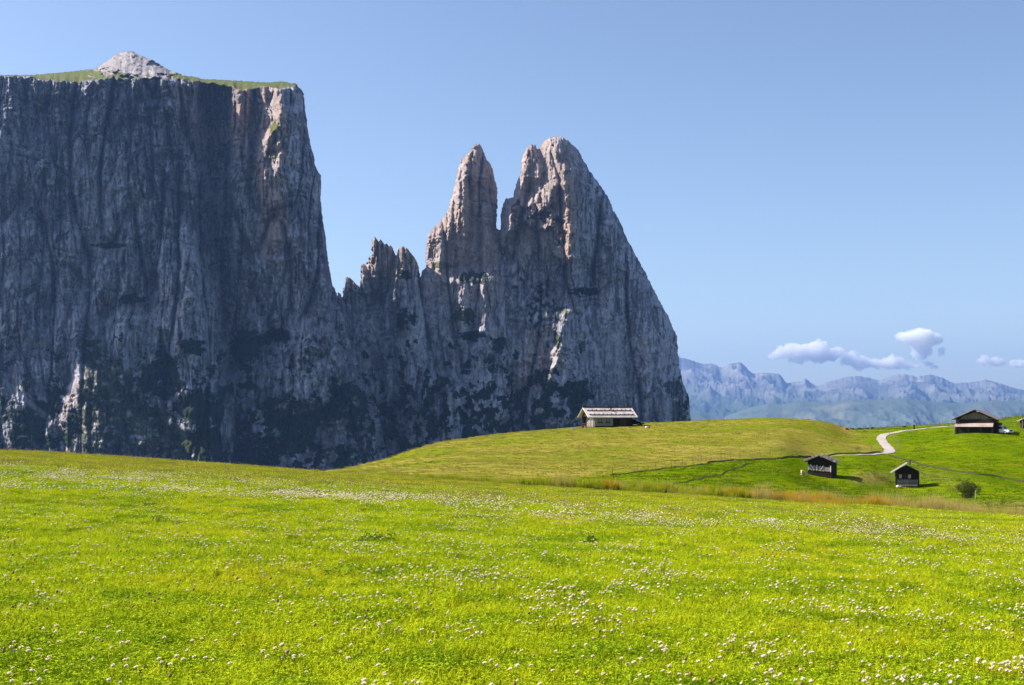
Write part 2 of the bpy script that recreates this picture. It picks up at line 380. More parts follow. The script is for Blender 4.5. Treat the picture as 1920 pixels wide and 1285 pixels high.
def rockface(u, v, seed, A=1.0):
    u2 = u + 8 * noise(u / 90, v / 260, seed) + 2.2 * noise(u / 21, v / 60, seed + 1)
    v2 = v + 10 * noise(u / 40, v / 40, seed + 2)
    f = 20 * ridged(u2 / 95, v2 / 420, seed + 3) + 14 * ridged(u2 / 38, v2 / 150, seed + 4) + 8 * ridged(u2 / 15, v2 / 55, seed + 5) + 3.5 * ridged(u2 / 6, v2 / 22, seed + 25)
    def crack(n_, w): return np.exp(-np.abs(n_) / w)
    f = f + 12 * ridged(u2 / 120, v2 / 600, seed + 60) - 46 * crack(noise(u2 / 75, v2 / 420, seed + 61), .075) - 17 * crack(noise(u2 / 34, v2 / 190, seed + 62), .08) - 8 * crack(noise(u2 / 15, v2 / 80, seed + 63), .09) - 4 * crack(noise(u2 / 6.5, v2 / 30, seed + 64), .1)
    f = f - 12 * crack(noise(u2 / 110, v2 / 45, seed + 65), .035) * ss(-.1, .5, noise(u / 90, v / 70, seed + 66))
    a, gx_, gy_, e = cells(u2 / 17, v2 / 46, seed + 6)
    tn = .30 * (a - .5)
    f = f + 11 * a + 6 * gx_ * (rnd2(np.floor(a * 999), a * 0, 3) - .5) * 2 - 3 * ss(.12, 0, e)
    a, gx_, gy_, e = cells(u2 / 6, v2 / 15, seed + 8)
    tn = tn + .42 * (rnd2(np.floor(a * 9999), a * 0, 8) - .5) - .10 * ss(.10, 0, e)
    f = f + 5.5 * a + 4 * gx_ * (rnd2(np.floor(a * 999), a * 0, 4) - .5) - 1.6 * ss(.15, 0, e)
    a, gx_, gy_, e = cells(u2 / 2.6, v2 / 5, seed + 9)
    tn = tn + .34 * (rnd2(np.floor(a * 9999), a * 0, 9) - .5)
    tn = tn + .26 * fbm(u2 / 9, v2 / 110, seed + 40, 4, .6) + .20 * fbm(u / 45, v / 140, seed + 44, 4, .6) + .22 * fbm(u2 / 110, v2 / 500, seed + 46, 2) + .12 * noise(u / 2.2, v / 5, seed + 48) + .20 * noise(u / 70, v2 / 6.5, seed + 49) * ss(-.3, .3, noise(u / 60, v / 45, seed + 50))
    TONE[u.shape] = np.clip(.5 + tn, 0, 1)
    f = f + 2.4 * a
    f = f + 1.0 * noise(u / 3, v / 5, seed + 10) + .5 * noise(u / 1.6, v / 2, seed + 11)
    # ledges: the wall steps out towards the base
    w = v2 / 31 + 1.3 * noise(u / 70, v / 60, seed + 12); s = w - np.floor(w)
    f = f + 13 * (ss(.0, .16, s) - s) * ss(-.3, .4, noise(u / 55, v / 38, seed + 13))
    w = v2 / 11 + .9 * noise(u / 30, v / 30, seed + 14); s = w - np.floor(w)
    f = f + 6.0 * (ss(.0, .3, s) - s) * ss(-.2, .4, noise(u / 25, v / 19, seed + 15))
    return A * f
def lump(u, v, seed):   # rounded, scrub-covered crags near the foot
    return 10 * fbm(u / 34, v / 30, seed, 4, .55) + 7 * ridged(u / 22, v / 26, seed + 3, 2)
def build_rock(name, poly, step, Yf, back, jag, attrs, label, cat):
    xs = [p[0] for p in poly]; ys = [p[1] for p in poly]
    U = np.arange(min(xs) - 6, max(xs) + 7, step); V = np.arange(min(ys) - 8, max(ys) + 9, step)
    v, u = np.meshgrid(V, U, indexing='ij')
    d0 = sdist(poly, u, v)
    d = d0 + jag * (ridged(u / 11, v / 17, 91) * 1.1 + 1.0 * noise(u / 4.5, v / 5, 92) + .5 * noise(u / 2, v / 2.2, 93) - .4)
    gv, gu = np.gradient(d, step); gl = np.maximum(np.hypot(gu, gv), .35) ** 2
    out = d < 0; near = out & (d > -step * 1.5)
    mv = np.clip(-d, 0, 2 * step)
    uu = np.where(near, u + gu / gl * mv, u); vv = np.where(near, v + gv / gl * mv, v)
    mask = (d > -step * 1.5)
    dd = np.maximum(d, 0)
    Y = Yf(uu, vv, dd)
    A = attrs(uu, vv, dd); A['tone'] = TONE[uu.shape]
    X = (uu - 960) / F * Y; Z = -(vv - H0) / F * Y
    fr = gridfaces(len(V), len(U), mask)
    vs = np.stack([X, Y, Z], -1).reshape(-1, 3)
    Yb = np.maximum(back(uu, vv, dd), Y + np.minimum(dd * 2, 30) + .5)
    vb = np.stack([(uu - 960) / F * Y, Yb, Z], -1).reshape(-1, 3)    # back keeps the same x and height: a solid body
    n = len(vs)
    at_ = {k: np.concatenate([a.ravel(), a.ravel()]) for k, a in A.items()}
    # back at a coarser stride
    st = 4; mb = mask[::st, ::st]
    i = np.arange(n).reshape(len(V), len(U))[::st, ::st] + n
    q = np.stack([i[:-1, :-1], i[1:, :-1], i[1:, 1:], i[:-1, 1:]], -1)
    ok = mb[:-1, :-1] & mb[:-1, 1:] & mb[1:, 1:] & mb[1:, :-1]
    q = q[ok]
    # rim wall joining front and back
    m = mask; full = m[:-1, :-1] & m[:-1, 1:] & m[1:, 1:] & m[1:, :-1]
    idx = np.arange(n).reshape(len(V), len(U)); walls = []
    pad = np.pad(full, 1)
    c = pad[1:-1, 1:-1]
    for nb, e in (((pad[:-2, 1:-1]), (0, 0, 0, 1)), ((pad[2:, 1:-1]), (1, 1, 1, 0)), ((pad[1:-1, :-2]), (1, 0, 0, 0)), ((pad[1:-1, 2:]), (0, 1, 1, 1))):
        k = c & ~nb; r, s = np.nonzero(k)
        a = idx[r + e[0], s + e[1]]; b = idx[r + e[2], s + e[3]]
        walls.append(np.stack([a, b, b + n, a + n], -1))
    vs, fs, at_ = compact(np.concatenate([vs, vb]), [fr, q] + walls, at_)
    o = npmesh(name, vs, fs, ROCK, attrs=at_)
    return tag(o, label, cat, kind='structure')

# --- the great flat-topped massif on the left
SKYL = [(-420, 150), (-200, 146), (0, 141), (60, 141), (110, 137), (175, 130), (190, 122), (205, 112), (215, 103), (232, 97), (250, 98), (262, 104), (285, 112), (300, 122), (320, 133), (350, 142), (385, 149), (430, 151), (500, 155), (530, 153), (555, 158), (566, 170)]
RIM = [(-420, 152), (0, 141.5), (55, 143), (80, 150), (140, 153), (180, 150), (210, 143), (240, 148), (290, 145), (350, 150), (395, 156), (430, 163), (465, 168), (500, 162), (530, 166), (550, 163), (566, 172)]
MEDGE = [(566, 170), (569, 215), (578, 255), (590, 310), (602, 330), (601, 375), (607, 430), (615, 490), (622, 530), (631, 550), (644, 600), (657, 650), (675, 700), (689, 728), (700, 762), (712, 820), (735, 960)]
MPOLY = SKYL + MEDGE[1:] + [(-420, 960)]
Y0 = 2400.0
def m_base(u):
    x = np.clip(u, -420, 740)
    return np.where(x > 20, Y0 - (566 - x) * .16, Y0 - 87 + (20 - x) * .10)
def m_rim(u): return np.interp(u, [p[0] for p in RIM], [p[1] for p in RIM]) + 2.5 * noise(u / 9, u * 0, 51) + 2.5 * ss(-.2, .5, noise(u / 22, u * 0, 52))
def m_back(u, v, d):
    xr = np.interp(v, [p[1] for p in MEDGE], [p[0] for p in MEDGE])
    return Y0 + 20 + np.clip(.50 * (xr - u), 0, 620)
def m_Y(u, v, d):
    f = rockface(u, v, 11)
    f = f * (1 - .35 * ss(620, 760, v)) + ss(600, 800, v) * lump(u, v, 41) * (.35 + .65 * ss(60, 130, u))
    G = lambda *a: rib(u, v, *a)
    f += G(-55, 45, 40, [(385, 160), (392, 300), (400, 420), (425, 560), (438, 680), (440, 900)]) + G(38, 60, 90, [(300, 160), (310, 320), (330, 460), (345, 800)])
    f += G(34, 18, 40, [(452, 163), (446, 230), (452, 260), (465, 310)], 20)
    f += G(46, 22, 70, [(528, 170), (524, 235), (500, 262), (494, 300), (500, 350), (512, 375)], 20)
    f += G(50, 34, 120, [(530, 230), (521, 320), (524, 430), (538, 560), (560, 760)], 60)
    f += G(24, 12, 60, [(306, 200), (300, 250), (302, 285)], 12) + G(14, 8, 40, [(311, 305), (310, 322)], 8)
    f += G(-16, 10, 14, [(243, 165), (246, 230)]) + G(-22, 30, 20, [(290, 205), (275, 235)], 8)
    f += G(-14, 12, 20, [(104, 260), (112, 470), (90, 600)], 60)
    f += G(-16, 14, 30, [(278, 330), (285, 480), (300, 560)], 60) + G(20, 24, 60, [(205, 420), (195, 520), (215, 620)], 50)
    dg = np.interp(v, [430, 500, 560, 620, 700, 900], [345, 378, 408, 432, 441, 444]) + 5 * noise(v / 18, v * 0, 301)
    f += 42 * ss(7, -7, u - dg) * ss(400, 520, v) * ss(180, 330, u)
    f -= 58 * ss(366, 378, u + 6 * noise(v / 40, v * 0, 302)) * ss(440, 425, u) * ss(600, 420, v) + 26 * ss(462, 470, u) * ss(496, 484, u) * ss(520, 330, v)
    # spur standing out low on the left, its sunny flank to the left
    f += G(42, 15, 150, [(146, 640), (137, 665), (148, 700), (150, 722)], 34) + G(54, 15, 170, [(146, 712), (130, 745), (126, 790), (128, 900)], 34)
    # scree ledge running down to the right and the crag below it
    s = v - (712 + (u - 0) * .83); f += 14 * ss(0, 16, s) * ss(120, 90, u) * ss(-420, -60, u)
    s = v - (700 + (u - 190) * .95); f += 34 * ss(0, 22, s) * ss(130, 190, u) * ss(420, 330, u)
    # pillar foot bulging out
    f += 30 * ss(470, 860, v) * ss(500, 560, u) + 34 * ss(520, 900, v) * ss(300, 380, u) * ss(450, 425, u)
    f += 20 * blob(u, v, 575, 700, 42, 60, seed=8) + 16 * blob(u, v, 285, 720, 30, 50, seed=9)
    y = m_base(u) - f
    y -= ss(500, 900, v) * 130 * ((v - 500) / 400).clip(0, 1.2)      # the foot leans out
    r = 55.0; w = np.clip(((np.interp(v, [p[1] for p in MEDGE], [p[0] for p in MEDGE]) - u)) / r, 0, 1)
    y += 60 * (1 - np.sqrt(1 - (1 - w) ** 2))
    rim = m_rim(u); sk = np.interp(u, [p[0] for p in SKYL], [p[1] for p in SKYL])
    t = np.clip((rim - v) / np.maximum(rim - sk, 1.0), 0, 1)
    top = m_base(u) - 15 + t * np.minimum(560, 40 + .55 * (575 - u).clip(0, 2000))
    pk = blob(u, v, 243, 118, 66, 26, seed=3)
    top = top + pk * (7 * fbm(u / 13, v / 6, 61, 5, .55) - 24 * ss(.2, 1, pk) + 2 * ridged(u / 4, v / 4, 63))
    k = ss(-1.2, 1.2, rim - v)
    return y * (1 - k) + top * k
def m_attr(u, v, d):
    rim = m_rim(u); top = ss(-1, 1, rim - v)
    peak = ss(.25, .6, blob(u, v, 247, 118, 72, 26, seed=3) + .25 * noise(u / 7, v / 4, 62))
    h = ss(560, 830, v)
    vg = .9 * fbm(u / 30, v / 34, 71, 5, .66) + .4 * fbm(u / 9, v / 10, 79, 4, .6) + .5 * ridged(u / 46, v / 60, 72)
    low = ss(.42, .52, vg + h * 1.15 - .86)
    low *= ss(520, 640, v + 40 * noise(u / 60, v / 60, 73))
    for cx, cy, rx, ry in ((470, 650, 34, 26), (520, 632, 22, 14), (300, 700, 34, 40), (560, 800, 60, 45), (395, 790, 50, 55), (250, 560, 22, 7), (60, 790, 40, 34), (640, 760, 34, 40), (210, 460, 26, 5), (360, 650, 26, 12), (470, 850, 60, 25)):
        low = np.maximum(low, blob(u, v, cx, cy, rx, ry, seed=int(cx)))
    low *= 1 - .9 * blob(u, v, 622, 815, 30, 22, seed=4); low *= 1 - .9 * blob(u, v, 240, 815, 70, 28, seed=5); low *= 1 - .8 * blob(u, v, 510, 700, 26, 40, seed=15); low *= 1 - .8 * blob(u, v, 430, 800, 10, 60, seed=6)
    s = v - (705 + (u - 0) * .83); scree = ss(-4, 0, s) * ss(16, 6, s) * ss(110, 90, u)
    spur = ss(0, 14, u - np.interp(v, [620, 660, 700, 735, 790, 900], [137, 136, 150, 137, 130, 136])) * ss(0, 26, 60 + (v - 640) * .9 - (u - 140)) * ss(615, 640, v) * ss(880, 860, v)
    sv = spur * ss(-.55, -.05, fbm(u / 13, v / 11, 75, 4)) * ss(0, 12, u - 143 + 8 * noise(v / 14, u / 20, 76))
    ledge = .7 * ss(.35, .7, noise(u / 16, v / 5, 77)) * ss(175, 150, v) + blob(u, v, 515, 243, 8, 12, seed=7) + blob(u, v, 312, 216, 5, 8, seed=8) + .6 * blob(u, v, 505, 292, 10, 10, seed=2)
    warm = np.clip(.9 * blob(u, v, 455, 215, 16, 60, seed=3) + .8 * blob(u, v, 510, 300, 26, 150, seed=4) + .25 * blob(u, v, 395, 200, 60, 80, seed=6) + .5 * blob(u, v, 150, 780, 30, 60, seed=3) + .45 * top * peak, 0, 1)  # sunlit ribs and spur painted warm; summit cap pinkish by itself
    pale = np.clip(.32 * blob(u, v, 188, 292, 34, 22, seed=5) + .42 * blob(u, v, 200, 425, 28, 55, seed=6) + .4 * blob(u, v, 560, 600, 34, 50, seed=4) + .3 * blob(u, v, 360, 590, 60, 70, seed=8) + .8 * scree + top * peak * .42, 0, 1)
    grass = np.clip(top * (1 - peak) + ledge * (1 - top), 0, 1)
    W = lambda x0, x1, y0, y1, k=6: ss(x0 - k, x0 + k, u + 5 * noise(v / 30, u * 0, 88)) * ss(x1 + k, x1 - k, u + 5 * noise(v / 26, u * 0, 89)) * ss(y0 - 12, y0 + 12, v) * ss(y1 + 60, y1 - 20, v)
    stain_shade = np.clip(.5 * W(366, 402, 160, 440) + .45 * W(239, 248, 160, 232, 3) + .7 * blob(u, v, 285, 222, 30, 10, seed=14) + .35 * W(274, 284, 300, 470, 4) + .4 * W(466, 486, 180, 420) + .28 * W(400, 470, 240, 660) + .3 * W(20, 50, 470, 560) + .3 * W(130, 136, 180, 600, 3) + .45 * blob(u, v, 205, 462, 26, 4, seed=3) + .3 * W(325, 335, 420, 560, 4) + .35 * W(505, 512, 330, 480, 3), 0, 1)  # dark water streaks plus shade of recesses and overhang painted into rock colour
    return dict(stain_shade=stain_shade, veg=np.clip(np.maximum(low * (1 - scree), sv * .85) * (1 - top), 0, 1), warm=warm, pale=pale, grass=np.clip(np.maximum(grass, sv * .3), 0, 1))
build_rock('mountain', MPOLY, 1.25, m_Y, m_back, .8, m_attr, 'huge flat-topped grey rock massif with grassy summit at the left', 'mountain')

# --- jagged low towers between the massif and the spires
TPOLY = [(600, 560), (632, 556), (633, 549), (636, 553), (639, 561), (642, 556), (645, 538), (648, 525), (650, 520), (654, 521), (658, 523), (659, 534), (663, 530), (664, 542), (668, 543), (671, 536), (674, 551), (677, 520), (677, 498), (681, 496), (684, 499), (688, 490), (690, 496), (693, 484), (698, 479), (698, 451), (702, 446), (707, 448), (709, 456), (713, 450), (716, 463), (719, 456), (724, 458), (726, 466), (731, 460), (736, 471), (740, 478), (744, 478), (745, 465), (750, 467), (755, 463), (765, 465), (767, 482), (770, 476), (774, 480), (779, 492), (782, 505), (784, 531), (796, 600), (806, 700), (812, 960), (600, 960)]
def crk(n_): return np.exp(-np.abs(n_) / .12)
def t_Y(u, v, d):
    f = rockface(u, v, 211, .55) + ss(660, 800, v) * .7 * lump(u, v, 241)
    f += rib(u, v, 22, 10, 26, [(700, 450), (697, 500), (690, 560)]) + rib(u, v, 20, 8, 22, [(748, 466), (745, 500), (744, 540)]) + rib(u, v, 36, 24, 45, [(756, 540), (764, 640), (772, 760), (778, 900)], 40)
    f += rib(u, v, -40, 30, 26, [(705, 560), (715, 700), (720, 900)], 60) + rib(u, v, 14, 6, 18, [(726, 470), (722, 510)])
    f += ss(560, 900, v) * 70 - 14 * crk(noise(u / 11, v / 160, 77)) * ss(620, 520, v)
    r = 12.0; w = np.clip(d / r, 0, 1)
    return 2545 - (u - 700) * .12 - f + 16 * (1 - np.sqrt(1 - (1 - w) ** 2))
def s_attr_factory(seed, warmf, vegf, grassf, palef=None):
    def fn(u, v, d):
        vg = fbm(u / 24, v / 30, seed, 5, .62) + .5 * ridged(u / 40, v / 55, seed + 1)
        low = ss(.45, .58, vg + 1.3 * ss(560, 800, v) - .86) * ss(540, 640, v)
        low = low * (1 - .8 * ss(1080, 1140, u + 14 * noise(v / 22, u / 30, 7)) * ss(1275, 1250, u))
        veg = np.clip(np.maximum(low, vegf(u, v)), 0, 1)
        return dict(stain_shade=u * 0, veg=veg, warm=np.clip(warmf(u, v), 0, 1), pale=np.clip(palef(u, v) if palef else u * 0, 0, 1), grass=np.clip(grassf(u, v), 0, 1))
    return fn
build_rock('rock_tower', TPOLY, 1.0, t_Y, lambda u, v, d: 2545 + 60 + 0 * u, 1.5,
           s_attr_factory(301, lambda u, v: ss(560, 500, v) * .6, lambda u, v: blob(u, v, 758, 515, 11, 8, seed=2) + blob(u, v, 762, 600, 14, 16, seed=3), lambda u, v: blob(u, v, 771, 488, 5, 7, seed=2) + .6 * blob(u, v, 706, 452, 5, 3, seed=3)),  # sunlit tower tops painted in a warmer rock colour
           'row of low jagged rock towers between massif and tall spires', 'rock tower')
# --- the narrow spire
EPOLY = [(770, 640), (786, 522), (793, 507), (799, 501), (799, 470), (802, 441), (812, 428), (821, 419), (831, 408), (840, 392), (846, 372), (851, 355), (854, 340), (859, 317), (864, 299), (874, 292), (881, 286), (884, 277), (889, 272), (898, 270), (903, 277), (907, 287), (913, 300), (921, 310), (924, 322), (928, 336), (932, 351), (932, 381), (930, 426), (938, 436), (950, 500), (975, 960), (760, 960)]
def e_Y(u, v, d):
    f = rockface(u, v, 411, .6) + ss(600, 780, v) * .8 * lump(u, v, 441)
    nose = np.interp(v, [270, 330, 420, 520, 640, 900], [893, 892, 893, 905, 915, 930])
    l = u - nose; f += np.where(l < 0, .30 * l, -.55 * l).clip(-60, 0)
    f += rib(u, v, 16, 8, 26, [(862, 330), (858, 420), (862, 520), (868, 640)]) + rib(u, v, -16, 8, 10, [(880, 340), (879, 480), (878, 540)]) + rib(u, v, 18, 8, 20, [(905, 400), (908, 470), (909, 540)])
    f += rib(u, v, 14, 8, 20, [(826, 430), (822, 520)], 20) - 26 * ss(800, 860, u) * ss(530, 500, v) + 14 * ss(510, 530, v)
    f += ss(520, 900, v) * 110
    r = 34.0; w = np.clip(d / r, 0, 1)
    return 2525 - f + 42 * (1 - np.sqrt(1 - (1 - w) ** 2))
build_rock('rock_spire', EPOLY, 1.0, e_Y, lambda u, v, d: 2620 + 0 * u, 1.0,
           s_attr_factory(501, lambda u, v: .7 * ss(640, 430, v) + .5 * blob(u, v, 872, 420, 12, 60, seed=5) + .5 * blob(u, v, 884, 330, 12, 50, seed=6),  # warm sunlight painted into the rock of the upper spire
                          lambda u, v: .9 * blob(u, v, 880, 520, 20, 9, seed=2) + .9 * blob(u, v, 872, 592, 18, 14, seed=3) + .9 * blob(u, v, 905, 522, 8, 10, seed=4) + blob(u, v, 885, 630, 18, 8, seed=6) + .9 * blob(u, v, 945, 650, 16, 14, seed=7) + .8 * blob(u, v, 922, 680, 7, 16, seed=8),
                          lambda u, v: .8 * blob(u, v, 835, 497, 17, 7, seed=2) + .5 * blob(u, v, 830, 540, 6, 8, seed=4) + .25 * blob(u, v, 878, 590, 20, 16, seed=3)),
           'slender pointed rock spire left of the broad peak', 'rock spire')
# --- the broad pyramid peak
SPOLY = [(915, 470), (930, 436), (939, 430), (939, 404), (943, 385), (949, 372), (957, 372), (962, 370), (968, 345), (975, 329), (978, 312), (979, 299), (984, 283), (990, 274), (998, 271), (1003, 273), (1008, 280), (1012, 278), (1016, 270), (1020, 265), (1031, 258), (1043, 256.5), (1054, 257), (1062, 262), (1069, 267), (1084, 282), (1094, 300), (1106, 321), (1124, 346), (1140, 370), (1152, 398), (1165, 422), (1174, 445), (1190, 476), (1207, 505), (1222, 536), (1237, 565), (1245, 580), (1252, 591), (1262, 617), (1270, 631), (1271, 660), (1274, 690), (1280, 715), (1291, 744), (1293, 770), (1297, 800), (1303, 960), (890, 960), (900, 600)]
def s_Y(u, v, d):
    f = rockface(u, v, 611, .62)
    low = ss(560, 660, v) * ss(1120, 1040, u); f += low * .8 * lump(u, v, 641)
    nose = np.interp(v, [256, 330, 420, 480, 560, 640, 900], [1050, 1056, 1074, 1084, 1092, 1090, 1085])
    l = u - nose; f += np.where(l < 0, .22 * l, -.34 * l).clip(-95, 0)
    # lit leading edge with the orange streak
    f += rib(u, v, 30, 26, 30, [(1058, 320), (1062, 380), (1068, 440), (1072, 480)], 22)
    # deep bay under the upper-left ramp
    f += -26 * blob(u, v, 1000, 470, 44, 66, seed=3)
    s = (v - (432 - (u - 950) * .62)); f += 18 * ss(-10, 0, -s) * ss(-50, -20, -s * -1) * ss(945, 955, u) * ss(1050, 1030, u)
    f += rib(u, v, -18, 8, 14, [(1012, 285), (1020, 330), (1016, 375)], 12) + rib(u, v, 20, 10, 22, [(985, 280), (980, 340), (966, 390), (950, 440)], 14)
    f += rib(u, v, 22, 16, 24, [(1032, 262), (1040, 310), (1048, 345)], 14)
    # thin sunny rib low on the face
    f += rib(u, v, 40, 9, 90, [(1060, 585), (1052, 620), (1042, 670), (1036, 710), (1024, 745), (1012, 800)], 10)
    f += rib(u, v, -22, 26, 20, [(1110, 520), (1130, 700), (1150, 800)], 60) + rib(u, v, 16, 30, 60, [(1160, 450), (1190, 600), (1215, 790)], 60)
    f += -16 * blob(u, v, 1096, 548, 20, 7, seed=6)
    f += ss(480, 900, v) * 95
    r = 60.0; w = np.clip(d / r, 0, 1)
    return 2520 - f + 70 * (1 - np.sqrt(1 - (1 - w) ** 2))
build_rock('rock_peak', SPOLY, 1.0, s_Y, lambda u, v, d: 2650 + 0 * u, .9,
           s_attr_factory(701, lambda u, v: .6 * ss(540, 400, v) * ss(1110, 1060, u) + .8 * blob(u, v, 1066, 400, 9, 90, seed=5) + .35 * blob(u, v, 1010, 680, 40, 60, seed=6),  # sunlit upper left painted warmer, plus the orange streak on the edge
                          lambda u, v: blob(u, v, 1078, 738, 28, 20, seed=2) + blob(u, v, 1096, 549, 20, 6, seed=3) + .95 * blob(u, v, 1020, 580, 30, 34, seed=4) * ss(-.1, .2, noise(u / 9, v / 9, 12)) + .9 * blob(u, v, 1045, 640, 6, 14, seed=5) + .9 * blob(u, v, 1035, 718, 9, 10, seed=6) + .9 * blob(u, v, 1012, 788, 13, 12, seed=7) + .8 * blob(u, v, 1265, 725, 14, 12, seed=8),
                          lambda u, v: .7 * blob(u, v, 1070, 585, 12, 6, seed=3) + .3 * blob(u, v, 1048, 650, 7, 20, seed=4),
                          lambda u, v: .4 * blob(u, v, 1044, 660, 7, 70, seed=9)),
           'broad pyramid-shaped rock peak at the right of the spire', 'mountain')

# ------------------------------------------------------------------ far ranges, clouds
def far_range(name, sky_pts, d0, d1, zb, amp, m, label, seed):
    pxs_ = np.arange(1130, 2400, 1.6); t = np.linspace(0, 1, 150)
    Tt, Pp = np.meshgrid(t, pxs_, indexing='ij')
    dd = d0 + (d1 - d0) * Tt
    sk = np.interp(Pp, [p[0] for p in sky_pts], [p[1] for p in sky_pts]) + (1.4 * noise(Pp / 7, Pp * 0, seed) + .9 * noise(Pp / 3, Pp * 0, seed + 1)) * Tt ** 7 * (1 if amp > 300 else .12)
    s1 = np.interp(pxs_, [p[0] for p in sky_pts], [p[1] for p in sky_pts]); kk_ = np.hanning(61); s1 = np.convolve(np.pad(s1, 30, 'edge'), kk_ / kk_.sum(), 'valid')
    sk = s1[None, :] + (sk - s1[None, :]) * np.clip(Tt * 1.05, 0, 1) ** 6
    zs = (H0 - sk) * d1 / F
    w = Pp + 26 * noise(Pp / 60, Tt * 4, seed + 2) + 40 * Tt * noise(Pp / 130, Tt * 2, seed + 3)
    xw = (Pp - 960) / F * dd
    rg = ridged((xw + .75 * dd + 900 * noise(xw / 3000, dd / 3000, seed + 7)) / (d1 * .05), (dd - .35 * xw) / (d1 * .07), seed + 4, 6, .55) * .5 + .25
    z = zb + (zs - zb) * (.5 * Tt ** .8 + .5 * Tt ** 3.5) + amp * (rg - .6) * (4 * Tt * (1 - Tt)) ** .7
    lim = (H0 - sk - 2.5 * (1 - Tt) ** .5 - 0) * dd / F   # nothing in front rises over the crest line by much
    z = np.where(Tt < .999, lim - np.logaddexp(0, (lim - z) / 45) * 45 + 31 * Tt ** 8, zs)
    x = (Pp - 960) / F * dd
    n = len(t) * len(pxs_)
    vs = np.stack([x, dd, z], -1).reshape(-1, 3)
    # rear slope
    b = vs.reshape(len(t), len(pxs_), 3)[-1].copy(); b2 = b.copy(); b2[:, 1] += 2200; b2[:, 2] = zb
    vs = np.concatenate([vs, b2]); i = np.arange(len(pxs_) - 1)
    rear = np.stack([n - len(pxs_) + i, n - len(pxs_) + i + 1, n + i + 1, n + i], -1)
    o = npmesh(name, vs, [gridfaces(len(t), len(pxs_)), rear], m, smooth=False)
    return tag(o, label, 'mountains', kind='structure')
t = NT('far_rock', .95, .05)
hz = t.n.new('ShaderNodeSeparateXYZ'); t.l(t.pos, hz.inputs[0])
nn = t.noise((.0006, .0005, .0016), 7, .68); n2 = t.noise((.002, .0015, .006), 5, .7)
c = t.mix(t.ramp(nn, .35, .65), (.12, .13, .13), (.27, .26, .25))
c = t.mix(t.ramp(t.math('ADD', hz.outputs[2], t.math('MULTIPLY', nn, 650)), 450, 1150, 1, 0), c, (.05, .075, .04))
c = t.mix(t.math('MULTIPLY', t.ramp(n2, .6, .72), t.ramp(hz.outputs[2], 1050, 1380)), c, (.8, .82, .85))
t.col(c); FAR = t.m
t = NT('far_forest', .95, .05); nn = t.noise((.003, .002, .004), 6, .7); n3 = t.noise((.0012, .001, .002), 3, .6)
t.col(t.mix(t.ramp(n3, .58, .7, 0, .7), t.mix(nn, (.07, .10, .08), (.13, .16, .12)), (.22, .22, .16))); FOREST = t.m
FSKY = [(1130, 690), (1210, 672), (1255, 666), (1275, 670), (1291, 674), (1315, 682), (1336, 682), (1354, 690), (1366, 682), (1380, 681), (1389, 679), (1401, 691), (1411, 701), (1432, 699), (1452, 700), (1463, 703), (1475, 719), (1501, 715), (1506, 713), (1510, 709), (1514, 713), (1523, 720), (1535, 724), (1552, 717), (1580, 708), (1607, 705), (1628, 708), (1647, 713), (1669, 705), (1693, 701), (1720, 707), (1745, 702), (1765, 708), (1789, 719), (1824, 717), (1848, 712), (1868, 717), (1899, 727), (1920, 732), (2000, 722), (2100, 708), (2200, 725), (2400, 700)]
far_range('distant_mountains', FSKY, 20000, 30000, -700, 640, FAR, 'hazy blue distant mountain range with a few snow patches along the horizon', 801)
LSKY = [(1130, 758), (1230, 760), (1294, 768), (1312, 770), (1330, 776), (1358, 782), (1385, 772), (1408, 764), (1440, 757), (1466, 758), (1500, 753), (1560, 755), (1600, 749), (1640, 751), (1700, 747), (1740, 753), (1800, 757), (1860, 751), (1920, 754), (2100, 748), (2400, 740)]
far_range('forested_hills', LSKY, 14000, 19000, -900, 260, FOREST, 'hazy blue forested hills below the distant mountain range', 901)

cm = bpy.data.materials.new('cloud_white'); cm.use_nodes = True; nt = cm.node_tree; nt.nodes.clear()
out = nt.nodes.new('ShaderNodeOutputMaterial'); cv = nt.nodes.new('ShaderNodeVolumePrincipled')
cv.inputs['Color'].default_value = (1, 1, 1, 1); cv.inputs['Density'].default_value = .006; cv.inputs['Anisotropy'].default_value = .0
nt.links.new(cv.outputs[0], out.inputs['Volume'])
def sphere(nu=28, nv=18):
    a = np.linspace(0, 2 * np.pi, nu, endpoint=False); b = np.linspace(-np.pi / 2, np.pi / 2, nv)
    B, A_ = np.meshgrid(b, a, indexing='ij')
    vs = np.stack([np.cos(B) * np.cos(A_), np.cos(B) * np.sin(A_), np.sin(B)], -1).reshape(-1, 3)
    i = np.arange(nu * nv).reshape(nv, nu); j = np.roll(i, -1, 1)
    return vs, np.stack([i[:-1], j[:-1], j[1:], i[1:]], -1).reshape(-1, 4)
SPH = sphere(28, 18)
CTEX = bpy.data.textures.new('billow', 'CLOUDS'); CTEX.noise_scale = 190; CTEX.noise_depth = 4; CTEX2 = bpy.data.textures.new('fringe', 'CLOUDS'); CTEX2.noise_scale = 55; CTEX2.noise_depth = 3
